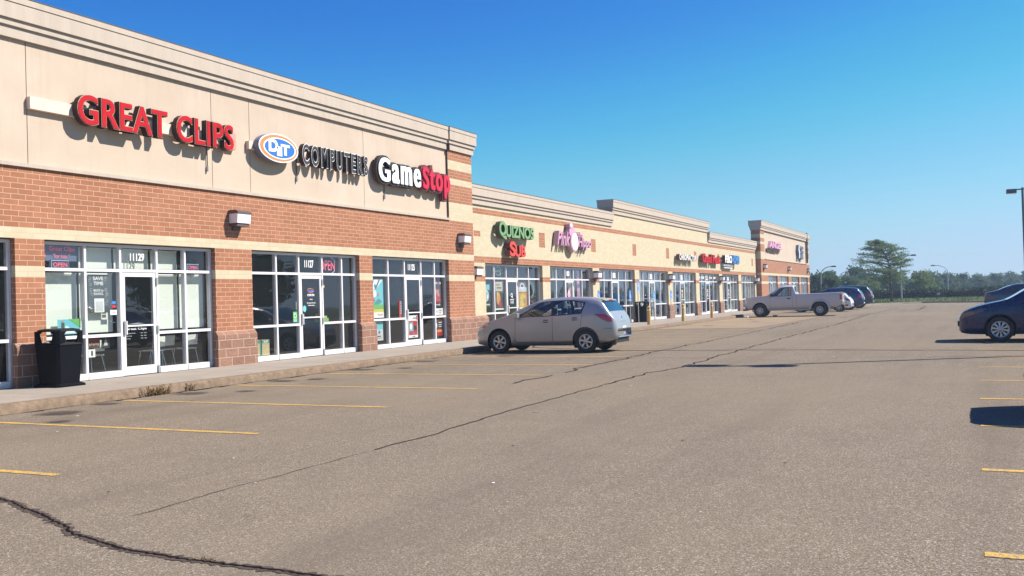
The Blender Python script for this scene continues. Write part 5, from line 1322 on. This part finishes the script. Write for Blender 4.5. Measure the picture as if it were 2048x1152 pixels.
# ================================================================== GROUND
mb = MB()
N_ = 40; 
mb.face([(-300, -700, -.34), (1000, -700, -.34), (1000, 600, -.34), (-300, 600, -.34)], 'field'); struct('ground', mb)
lot = [(-60, -2.45), (92.5, -2.45), (92.5, -6.6), (95.5, -7.6), (99.0, -9.4), (101.0, -11.0), (100.5, -12.6), (98.0, -14.6), (96.2, -17), (95.5, -22), (95, -52), (-60, -52)]
mb = MB(); mb.face([(x, y, GZ) for x, y in lot][::-1], 'asphalt'); struct('parking_lot', mb)
mb = MB(); g_ = [(92.7, -2.5), (92.7, -6.4)]+[(x+.25, y+.2) for x, y in lot[3:10]]+[(95.3, -52), (95.3, -60), (140, -60), (140, 30), (104.5, 30), (104.5, -2.5)]
def vz(x, y):
    d = min(math.hypot(x-a_, y-b_) for a_, b_ in VE)
    t = max(0, min(1, d/11)); return -.02+.24*t*t*(3-2*t)
VE = []
for i in range(1, 10):
    (a_, b_), (c_, d_) = g_[i], g_[min(i+1, 10)]
    for k in range(8): VE.append((a_+(c_-a_)*k/8, b_+(d_-b_)*k/8))
ed = [(92.7, 30), (92.7, -2.5), (92.7, -4.5)]+g_[1:11]; NV = 16; V = []
for (x, y) in ed:
    for k in range(NV+1):
        X = x+(150-x)*(k/NV)**1.6; V.append((X, y, vz(X, y)))
mb.raw(V, [(i*(NV+1)+k, (i+1)*(NV+1)+k, (i+1)*(NV+1)+k+1, i*(NV+1)+k+1) for i in range(1, len(ed)-1) for k in range(NV)], 'grass', True)
struct('grass_verge', mb)
mb = MB(); mb.face([(104.5, -2.5, .0), (150, -2.5, .2), (150, 40, .2), (104.5, 40, .0)], 'grass'); struct('lawn', mb)
mb = MB(); e = lot[1:]; 
for i in range(1, 10):
    (a, b), (c, d) = e[i-1], e[i]
    mb.raw([(a, b, GZ-.1), (c, d, GZ-.1), (c, d, -.02), (a, b, -.02), (a+.28, b+.22, -.018), (c+.28, d+.22, -.018)], [(0, 3, 2, 1), (3, 4, 5, 2)], 'concrete')
struct('kerb', mb)
mb = MB(); mb.box(-10, 104, -2.45, 1.5, -.3, 0, 'concrete'); struct('pavement', mb)
mb = MB(); n = 160; V = []      # slightly worn kerb with a rounded, uneven face
for i in range(n+1):
    x = -10+114*i/n if i > 100 else -10+60*i/100
    j = [random.uniform(-.012, .012) for _ in range(4)]
    V += [(x, -2.62+j[0]*2, GZ-.05), (x, -2.60+j[1], -.05+j[2]*.5), (x, -2.575+j[1], -.015+j[3]*.3), (x, -2.54, .003), (x, -2.44, .003)]
mb.raw(V, [(i*5+k, i*5+5+k, i*5+6+k, i*5+k+1) for i in range(n) for k in range(4)], 'kerb concrete', True); struct('kerb', mb)
mb = MB()
for i in range(160):     # dark joint where asphalt meets the kerb
    x = -8+.35*i; mb.face([(x, -2.62-random.choice((.01, .03, .09, .13)), GZ+.004), (x+.36, -2.62-random.choice((.01, .03, .08, .12)), GZ+.004), (x+.36, -2.58, GZ+.004), (x, -2.58, GZ+.004)], 'crack sealant')
struct('kerb_joint', mb)
mb = MB()
for k in range(-1, 34):
    x = 6.17+2.765*k
    if 40 < x < 55: continue
    n = 8; 
    for i in range(n):
        y0 = -2.75-(5.3)*i/n; y1 = -2.75-(5.3)*(i+1)/n
        mb.face([(x-.05, y1, GZ+.004), (x+.05, y1, GZ+.004), (x+.05, y0, GZ+.004), (x-.05, y0, GZ+.004)], 'yellow line paint')
struct('parking_line', mb)
mb = MB()
for k in range(-1, 30):
    x = 5.97+2.745*k; mb.face([(x-.05, -21.2, GZ+.004), (x+.05, -21.2, GZ+.004), (x+.05, -15.77, GZ+.004), (x-.05, -15.77, GZ+.004)], 'yellow line paint')
struct('parking_line', mb)
mb = MB(); mb.face([(41.5, -7.2, GZ+.003), (60, -7.8, GZ+.003), (60, -2.7, GZ+.003), (41.5, -2.7, GZ+.003)], 'worn yellow paint')
struct('worn_paint_area', mb)
def crack(pts, w, name='pavement_crack', edge=2.2, jit=.03, gaps=0, step=.12):
    mb = MB(); P = []
    for i in range(len(pts)-1):
        a, b = Vector(pts[i]), Vector(pts[i+1]); n = max(1, int((b-a).length/step))
        for k in range(n):
            t = k/n; p = a.lerp(b, t); j = noise.noise(Vector((p.x*1.7, p.y*1.7, 3)))*jit*3+random.uniform(-jit, jit)*.5
            d = (b-a).normalized(); P.append((p+Vector((-d.y, d.x))*j, d))
    for q, (k_, m, z) in enumerate(((edge, 'crack edge', .0035), (1, 'crack sealant', .0065))):
        ww = [w*k_*random.uniform(.5, 1.3) for _ in P]
        for i in range(len(P)-1):
            if gaps and noise.noise(Vector((P[i][0].x*.6, P[i][0].y*.6, 8))) > gaps: continue
            (p, d), (r, e) = P[i], P[i+1]; n1 = Vector((-d.y, d.x)); n2 = Vector((-e.y, e.x))
            A = p+n1*ww[i]*.5; B = p-n1*ww[i]*.5; C = r-n2*ww[i+1]*.5; D = r+n2*ww[i+1]*.5
            mb.face([(A.x, A.y, GZ+z), (B.x, B.y, GZ+z), (C.x, C.y, GZ+z), (D.x, D.y, GZ+z)], m)
    struct(name, mb)
crack([(5.9, -6.4), (5.55, -7.6), (5.26, -8.5), (5.08, -9.0), (4.88, -9.57), (4.72, -9.95), (4.58, -10.12), (4.52, -10.22), (4.44, -10.5), (4.36, -11.0), (4.34, -11.67), (4.33, -12.38), (4.27, -13.4), (4.2, -14.6), (4.1, -16.5), (4.2, -19)], .022, edge=4.2, jit=.026, step=.03)
crack([(5.1, -10.16), (6.2, -10.12), (7.37, -10.14), (8.26, -10.15)], .0025, edge=4, jit=.016)
crack([(8.26, -10.15), (9.5, -10.18), (11.0, -10.06), (11.78, -10.02), (13.26, -10.02), (15.5, -10.0)], .014, edge=2.4, jit=.02)
crack([(15.5, -10.0), (17.72, -9.98), (19.64, -10.23), (22.98, -10.16), (30, -10.1), (45, -10.2), (60, -10.0), (80, -10.3)], .032, edge=1.5, jit=.05, gaps=.5, step=.2)
crack([(15.51, -8.21), (18.07, -8.28), (18.84, -8.08), (21.58, -8.11), (24.23, -8.01), (30, -8.1), (48, -8.0)], .035, edge=1.6, jit=.05, gaps=.5, step=.2)
crack([(28.2, -1.9-1), (27.17, -3.2), (25.3, -6.63), (25.3, -11.66), (24.75, -16.71), (24.6, -24)], .05, edge=1.6, jit=.04, step=.2)
crack([(21.9, -6.0), (22.3, -9.0), (22.1, -12.5), (22.85, -16.6)], .012, jit=.03, gaps=.05, step=.2)
crack([(55, -9.0), (62, -10.4), (70, -12.2), (85, -12.0)], .04, jit=.06, gaps=.1, step=.3)
crack([(46, -10.5), (46.4, -13), (46.2, -17)], .03, jit=.05, gaps=.2, step=.3)
st_i = 0
for x, y, a, b in ((10.0, -3.35, .55, .35), (11.2, -2.95, .35, .22), (12.9, -3.1, .5, .3), (13.4, -3.9, .3, .2), (15.4, -3.1, .5, .28), (15.9, -3.6, .35, .25), (18.3, -3.0, .6, .3), (21.0, -3.1, .55, .3), (18.8, -3.9, .3, .2), (9.2, -4.3, .25, .2), (23.0, -4.4, .4, .3), (44.5, -4.4, .4, .3), (50.3, -5.4, .4, .3), (54.0, -4.4, .35, .25)):
    mb = MB(); mb.face([(-1.3, -1.3, 0), (1.3, -1.3, 0), (1.3, 1.3, 0), (-1.3, 1.3, 0)], 'oil stain')
    o = struct('oil_stain', mb); o.location = (x, y, GZ+.008+.0004*st_i); o.scale = (b*1.5, a*1.1, 1); st_i += 1
mb = MB()
for k in range(70):
    x = random.uniform(4, 40); y = random.uniform(-15, -3.5); r = random.uniform(.006, .022)
    mb.face([(x+r*math.cos(q)*random.uniform(.6, 1.5), y+r*math.sin(q)*random.uniform(.6, 1.8), GZ+.010) for q in (0, 1.1, 2.3, 3.3, 4.2, 5.3)], random.choice(['crack sealant', 'crack sealant', 'crack sealant', 'white']))
o = struct('ground_specks', mb)
for x, y, l in ((57.9, -3.3, 'scrap of white litter in front of the pickup bumper'), (60.0, -4.6, 'scrap of white litter under the pickup')):
    mb = MB(); mb.bbox(x-.09, x+.09, y-.12, y+.12, GZ, GZ+.09, 'white', .03); single('litter', mb, l, 'litter', (x, y, GZ))

# ================================================================== PLANTS
def leafquad(mb, p, s, m, flat=0.):
    n = Vector((random.gauss(0, 1), random.gauss(0, 1), random.gauss(0, 1)+flat)).normalized()
    a = n.orthogonal().normalized(); b = n.cross(a); t = random.uniform(0, PI)
    a, b = a*math.cos(t)+b*math.sin(t), b*math.cos(t)-a*math.sin(t)
    a *= s*random.uniform(.7, 1.3); b *= s*random.uniform(.35, .7)
    mb.face([p-a, p-b*.9, p+a, p+b*.9], m)
def weeds(x, y, n, sp, label):
    mb = MB()
    for k in range(n):
        bx, by = x+random.gauss(0, sp), y+random.uniform(-.05, .04); a = random.uniform(0, 2*PI); l = random.uniform(.05, .16)
        p = Vector((bx, by, GZ+.0)); d = Vector((math.cos(a)*.5, math.sin(a)*.5, 1)).normalized()
        for j in range(3):
            q = p+d*l*.4; w = Vector((-d.y, d.x, 0)).normalized()*.006 if d.xy.length > .01 else Vector((.006, 0, 0))
            mb.face([p-w, p+w, q+w*.8, q-w*.8], 'weed leaves'); leafquad(mb, q, .02, 'weed leaves'); p = q; d = (d+Vector((random.uniform(-.4, .4), random.uniform(-.4, .4), -.15))).normalized()
    single('weed_clump', mb, label, 'weeds', (x, y, GZ))
weeds(12.55, -2.66, 120, .13, 'bushy green and brown weeds growing from the kerb joint by the hair salon')
weeds(13.35, -2.66, 14, .05, 'small sparse weeds in the kerb joint just right of the bigger clump')
mb = MB()
for k in range(26): leafquad(mb, Vector((4.35+random.gauss(0, .015), -11.6+random.gauss(0, .06), GZ+.01)), .012, 'weed leaves', 2)
single('weed_clump', mb, 'tiny weed sprouting from the dark crack in the foreground', 'weeds', (4.35, -11.6, GZ))

def locust_tree(x, y, label):
    t = thing('locust_tree', label, 'tree', (x, y, vz(x, y)))
    rnd = random.Random(5); tr = MB(); lf = MB(); P0 = Vector((x, y, vz(x, y)-.06))
    top = P0+Vector((0, .15, 5.6))
    trunk = [P0, P0+Vector((0, 0, .6)), P0+Vector((.02, .03, 1.6)), P0+Vector((0, .08, 2.6)), P0+Vector((0, .12, 3.8)), P0+Vector((0, .5, 4.9)), P0+Vector((0, 1.15, 6.15))]
    tr.tube(trunk, [.17, .14, .125, .10, .075, .045, .015], 'bark', 10)
    # (attach height, direction in y, direction in x, length, rise)
    br = []
    for k in range(52):
        h = 1.6+4.5*(k/51)**.95; f = (h-1.6)/4.5; az = k*2.4+rnd.uniform(-.5, .5)
        ln = (2.5+1.2*math.sin(min(1, f*2.2)*PI/2)-3.1*max(0, f-.35)/.65)*rnd.uniform(.72, 1.08)
        br.append((h, az, max(.6, ln)*rnd.uniform(.70, 1.12), rnd.uniform(.12, .46)))
    for h, az, ln, rise in br:
        i = min(len(trunk)-2, max(0, next((j for j in range(len(trunk)-1) if trunk[j+1].z-P0.z > h), len(trunk)-2)))
        a, b = trunk[i], trunk[i+1]; tt = (h-(a.z-P0.z))/max(.01, (b.z-a.z)); s = a.lerp(b, min(1, max(0, tt)))
        d = Vector((math.cos(az), math.sin(az)*1.0, 0)); 
        ln *= 1.0+.22*d.y
        pts = [s+d*ln*q+Vector((0, 0, rise*ln*(q**.8)*(1.25-.45*q)))+Vector((rnd.uniform(-.06, .06), rnd.uniform(-.06, .06), rnd.uniform(-.05, .05))) for q in (0, .2, .4, .6, .8, 1)]
        tr.tube(pts, [.045, .036, .028, .02, .013, .006], 'bark', 5, cap=False)
        sub = []
        for q in range(1, 6):
            for sd in (-1, 1):
                p = pts[q]; e = p+Vector((-d.y*sd, d.x*sd, 0)).normalized()*ln*.22*rnd.uniform(.5, 1.1)+d*.2+Vector((0, 0, rnd.uniform(.0, .16)))
                sub.append((p, e)); tr.tube([p, e], [.012, .004], 'bark', 4, cap=False)
        sub.append((pts[4], pts[5]))
        for p, e in sub:
            if rnd.random() < .18: continue
            for k in range(34):
                q = p.lerp(e, rnd.uniform(.0, 1.2))+Vector((rnd.gauss(0, .16), rnd.gauss(0, .16), rnd.gauss(0, .065)-.03)); random.seed(rnd.random())
                leafquad(lf, q, .075, 'locust leaves', .8)
    part('trunk', tr, t); part('crown', lf, t); return t
locust_tree(103.5, -8.05, 'lone honey locust tree with thin layered crown on the grass verge')

def crown_tree(seed, h, rx, lm, dens=1., leaf=.22, nclump=34, label='', trunk_h=.25, cat='tree'):
    rnd = random.Random(seed); t = thing('broadleaf_tree', label, cat)
    tr = MB(); lf = MB()
    tr.tube([(0, 0, -.2), (.03*h, 0, h*.25), (0, .02*h, h*.5), (0, 0, h*.8)], [.03*h, .022*h, .015*h, .004*h], 'bark', 8)
    for k in range(nclump):
        z = rnd.uniform(trunk_h, .93); prof = math.sin(PI*min(1, max(.02, (z-trunk_h*.6)/(1.04-trunk_h*.6)))**.8)
        a = rnd.uniform(0, 2*PI); rr = rx*prof*rnd.uniform(.25, .82)
        c = Vector((rr*math.cos(a), rr*math.sin(a), z*h)); cr = rx*rnd.uniform(.22, .40)
        tr.tube([(0, 0, max(.1, z-.2)*h), c], [.008*h, .003*h], 'bark', 4, cap=False)
        for j in range(int(85*dens)):
            v = Vector((rnd.gauss(0, 1), rnd.gauss(0, 1), rnd.gauss(0, .8))).normalized()*cr*rnd.uniform(.55, 1.08)
            random.seed(rnd.random()); leafquad(lf, c+v, leaf*rnd.uniform(.7, 1.3), lm, .3)
    part('trunk', tr, t); part('crown', lf, t); return t
random.seed(11)
protoA = crown_tree(1, 4.9, 3.0, 'tree leaves', label='dense round crowned tree behind the parked cars, left end of the far trees')
protoB = crown_tree(2, 5.2, 2.4, 'tree leaves', label='taller dark tree in the row beyond the verge', nclump=30)
protoC = crown_tree(3, 3.9, 3.2, 'pale tree leaves', label='pale green bushy tree right of the lone locust tree', nclump=40, leaf=.16, trunk_h=.1)
protoA.location = (122, 1.4, -.35); protoA.scale = (.8, .8, .75); protoB.location = (165, 2.0, -.3); protoC.location = (128, -9.9, -.35); protoC.scale = (.85, .72, .88)
F1 = 'trees beyond the grass verge'
protoA['group'] = protoB['group'] = F1
spots = [(106, 2.1, 'A', .62, 'yellowish bush like tree against the end wall of the farthest block'), (113, -.9, 'B', .62, 'small dark tree beside the near lamp post at the end of the shops'), (140, .2, 'A', .72, 'dark tree above the parked white car'),
    (150, 4.2, 'B', .85, 'tree behind the first street lamp left of the sky gap'), (158, -.6, 'A', .85, 'rounded tree above the dark sport utility car'), (170, -3.4, 'A', .85, 'rounded tree just left of the lone locust trunk'),
    (150, -4.6, 'B', .78, 'dark tree directly behind the locust crown'), (176, -8.4, 'A', .84, 'dark tree behind the locust trunk on the right'), (160, -7.6, 'B', .76, 'narrow dark tree between the locust and the pale tree'),
    (185, -11.2, 'A', .80, 'tree rising behind the pale green tree'), (205, -13.4, 'B', .78, 'tree left of the tall curved lamp'), (215, -16.0, 'A', .78, 'tree just behind the tall curved lamp'), (235, -19.5, 'B', .80, 'tree right of the tall curved lamp'),
    (245, -22.5, 'A', .90, 'broad tree above the right part of the hedge'), (250, -26.5, 'B', .88, 'tree over the hedge left of the minivan roof line'), (245, -30.5, 'A', .92, 'broad tree above the navy car'), (255, -34.5, 'B', .9, 'tree above the minivan windscreen near the right edge'),
    (240, -37.0, 'A', .95, 'last far tree at the right edge'), (135, -3.0, 'C', .7, 'pale shrub like tree low behind the locust trunk'), (250, -40.0, 'B', .9, 'far tree outside the right edge')]
for x, y, k, s, l in spots:
    p = {'A': protoA, 'B': protoB, 'C': protoC}[k]
    c = copy_thing(p, (x, y, -.34), random.uniform(0, 6), l, 1, F1); c.scale = (s*1.15, s*1.15, s)
# trees across the road behind the camera side: mirrored in the shop windows
for i, x in enumerate((2, 13, 24, 33, 45, 58, 72, 90)):
    c = copy_thing(protoA if i % 2 else protoB, (x, -58-3*(i % 3), -.34), i, 'roadside tree %s outside the picture, mirrored in the shop glass' % ('with round crown' if i % 2 else 'with narrow crown'), 1, 'roadside trees outside the picture'); c.scale = (1.7, 1.7, 1.6)
lf = MB(); rnd = random.Random(9)
for k in range(620):
    y = rnd.uniform(-190, 60); x = 330+rnd.uniform(-25, 40)+.1*abs(y); z0 = rnd.uniform(.0, 3.5+1.2*noise.noise(Vector((y*.05, 0, 0)))); cr = rnd.uniform(1.3, 2.6)
    for j in range(34):
        v = Vector((rnd.gauss(0, 1), rnd.gauss(0, 1), rnd.gauss(0, .8))).normalized()*cr*rnd.uniform(.6, 1.05)
        random.seed(rnd.random()); leafquad(lf, Vector((x, y, z0))+v, .62, 'tree leaves', .3)
o = struct('far_woodland', lf, 'stuff')
# clipped hedge
lf = MB(); hp = [(113, 1.5), (114, -3.0), (116, -6.5), (116, -12), (114.5, -18), (112, -24), (109, -30)]
for i in range(len(hp)-1):
    a, b = Vector((*hp[i], .2)), Vector((*hp[i+1], .2)); n = int((b-a).length*150)
    for k in range(n):
        p = a.lerp(b, rnd.random()); hh = .92+.38*noise.noise(Vector((p.x*.35, p.y*.35, 1)))+.16*noise.noise(Vector((p.x*1.6, p.y*1.6, 4)))
        u = rnd.random()
        if u < .62: q = p+Vector((-.55+rnd.gauss(0, .07), 0, rnd.uniform(-.05, hh)))
        else: q = p+Vector((rnd.uniform(-.6, .6), 0, hh+rnd.gauss(0, .11)))
        random.seed(rnd.random()); leafquad(lf, q, .17, 'hedge leaves', .2)
    d = b-a; mb2 = lf
    nrm = Vector((-.4, 0, 0))
    lf.raw([a+nrm+Vector((0, 0, -.1)), b+nrm+Vector((0, 0, -.1)), b+nrm+Vector((0, 0, .60)), a+nrm+Vector((0, 0, .60)), a-nrm+Vector((0, 0, .60)), b-nrm+Vector((0, 0, .60)), a-nrm+Vector((0, 0, -.1)), b-nrm+Vector((0, 0, -.1))], [(0, 3, 2, 1), (3, 4, 5, 2), (4, 6, 7, 5)], 'hedge leaves')
t = thing('hedge', 'long dark clipped hedge along the back of the grass verge', 'hedge', (114, -10, -.05)); part('foliage', lf, t)
mb = MB(); mb.bbox(111.65, 111.95, -12.25, -11.95, .55, .72, 'pale grey', .02); mb.box(111.77, 111.83, -12.13, -12.07, .1, .55, 'lamp grey')
single('utility_box', mb, 'small white box on a short post in front of the dark hedge', 'utility box', (111.8, -12.1, .15))
# tall grass fringe on the verge edge
gb = MB()
for k in range(5200):
    x = rnd.uniform(93, 112); y = rnd.uniform(-20, -3.2)
    if not inpoly(x, y, g_): continue
    h = rnd.uniform(.04, .16); a = rnd.uniform(0, PI); w = Vector((math.cos(a), math.sin(a), 0))*.03
    p = Vector((x, y, vz(x, y)-.01)); gb.face([p-w, p+w, p+Vector((rnd.uniform(-.05, .05), rnd.uniform(-.05, .05), h))], 'grass')
struct('verge_grass', gb, 'stuff')
c = copy_thing(suv, (121, -5.4, -.35), R(10), 'red orange vehicle glimpsed far behind the hedge by the locust tree', .8)
for ch in c.children:
    if ch.name.startswith('body') or ch.name.startswith('door'): ch.data = ch.data.copy(); ch.data.materials[0] = MATS['sign orange red']

# ================================================================== SKY, SUN, CAMERA
hm = bpy.data.materials.new('haze'); hm.use_nodes = True; MATS['haze'] = hm
hn = hm.node_tree.nodes; hn.remove(hn['Principled BSDF']); pv = hn.new('ShaderNodeVolumePrincipled')
pv.inputs['Color'].default_value = (.60, .78, .98, 1); pv.inputs['Density'].default_value = .0008; pv.inputs['Anisotropy'].default_value = .2
hm.node_tree.links.new(pv.outputs[0], hn['Material Output'].inputs['Volume'])
mb = MB(); mb.box(-310, 1010, -710, 610, -1.35, 29, 'haze'); struct('haze', mb, 'stuff')
EL = R(44); AZ = math.atan2(-.873, .488)
sd = Vector((math.cos(AZ)*math.cos(EL), math.sin(AZ)*math.cos(EL), math.sin(EL)))
w = bpy.data.worlds.new('World'); scn.world = w; w.use_nodes = True
N = w.node_tree.nodes; Lk = w.node_tree.links; bg = N['Background']
sky = N.new('ShaderNodeTexSky'); sky.sky_type = 'NISHITA'; sky.sun_disc = False
sky.sun_elevation = EL; sky.sun_rotation = math.atan2(sd.x, sd.y)
sky.air_density = 1.0; sky.dust_density = 0; sky.ozone_density = 3; sky.altitude = 0
# colour response of the phone's picture mode for the clear sky (deeper blue overhead, paler at the horizon)
EXPO = .85; gain = 2**EXPO
sc_ = N.new('ShaderNodeVectorMath'); sc_.operation = 'SCALE'; sc_.inputs['Scale'].default_value = .1
cv = N.new('ShaderNodeRGBCurve'); Lk.new(sky.outputs[0], sc_.inputs[0]); Lk.new(sc_.outputs[0], cv.inputs['Color'])
for ci, pts in enumerate(([(0, 0), (.155, .018), (.24, .070), (.34, .20), (.515, .385), (.735, .52), (1, .6)],
                          [(0, 0), (.265, .205), (.38, .43), (.45, .54), (.52, .60), (.67, .71), (.77, .71), (1, .74)],
                          [(0, 0), (.45, .69), (.57, .79), (.62, .80), (.72, .90), (1, .95)])):
    c_ = cv.mapping.curves[ci]
    c_.points[0].location = pts[0]; c_.points[-1].location = (pts[-1][0], pts[-1][1])
    for q in pts[1:-1]: c_.points.new(*q)
cv.mapping.update()
sc2 = N.new('ShaderNodeVectorMath'); sc2.operation = 'SCALE'; sc2.inputs['Scale'].default_value = 10/gain
Lk.new(cv.outputs[0], sc2.inputs[0]); Lk.new(sc2.outputs[0], bg.inputs[0]); bg.inputs[1].default_value = .1
li = bpy.data.lights.new('sun', 'SUN'); li.energy = 4.9; li.angle = R(.53); li.color = (1, .94, .86)
so = bpy.data.objects.new('sun', li); COL.objects.link(so); so.rotation_euler = sd.to_track_quat('Z', 'Y').to_euler(); so.location = (20, -40, 40)
yaw, pitch, roll, F_px = 0.4509611451399123, 0.012358384732781875, -0.029906677092177526, 1917.245
f = Vector((math.cos(yaw)*math.cos(pitch), math.sin(yaw)*math.cos(pitch), math.sin(pitch)))
r = Vector((math.sin(yaw), -math.cos(yaw), 0)); u = r.cross(f)
r2 = math.cos(roll)*r+math.sin(roll)*u; u2 = -math.sin(roll)*r+math.cos(roll)*u
cd = bpy.data.cameras.new('camera'); cam = bpy.data.objects.new('camera', cd); COL.objects.link(cam)
M = Matrix.Identity(4)
for i in range(3): M[i][0] = r2[i]; M[i][1] = u2[i]; M[i][2] = -f[i]
M[0][3], M[1][3], M[2][3] = 0, -15.77695, 1.34191
cam.matrix_world = M
cd.sensor_width = 36; cd.lens = F_px/2048*36; cd.clip_end = 5000; cd.clip_start = .05
scn.camera = cam
scn.view_settings.view_transform = 'Standard'; scn.view_settings.look = 'None'; scn.view_settings.gamma = 1; scn.view_settings.use_curve_mapping = False
scn.view_settings.exposure = EXPO
scn.cycles.max_bounces = 8; scn.cycles.transparent_max_bounces = 16
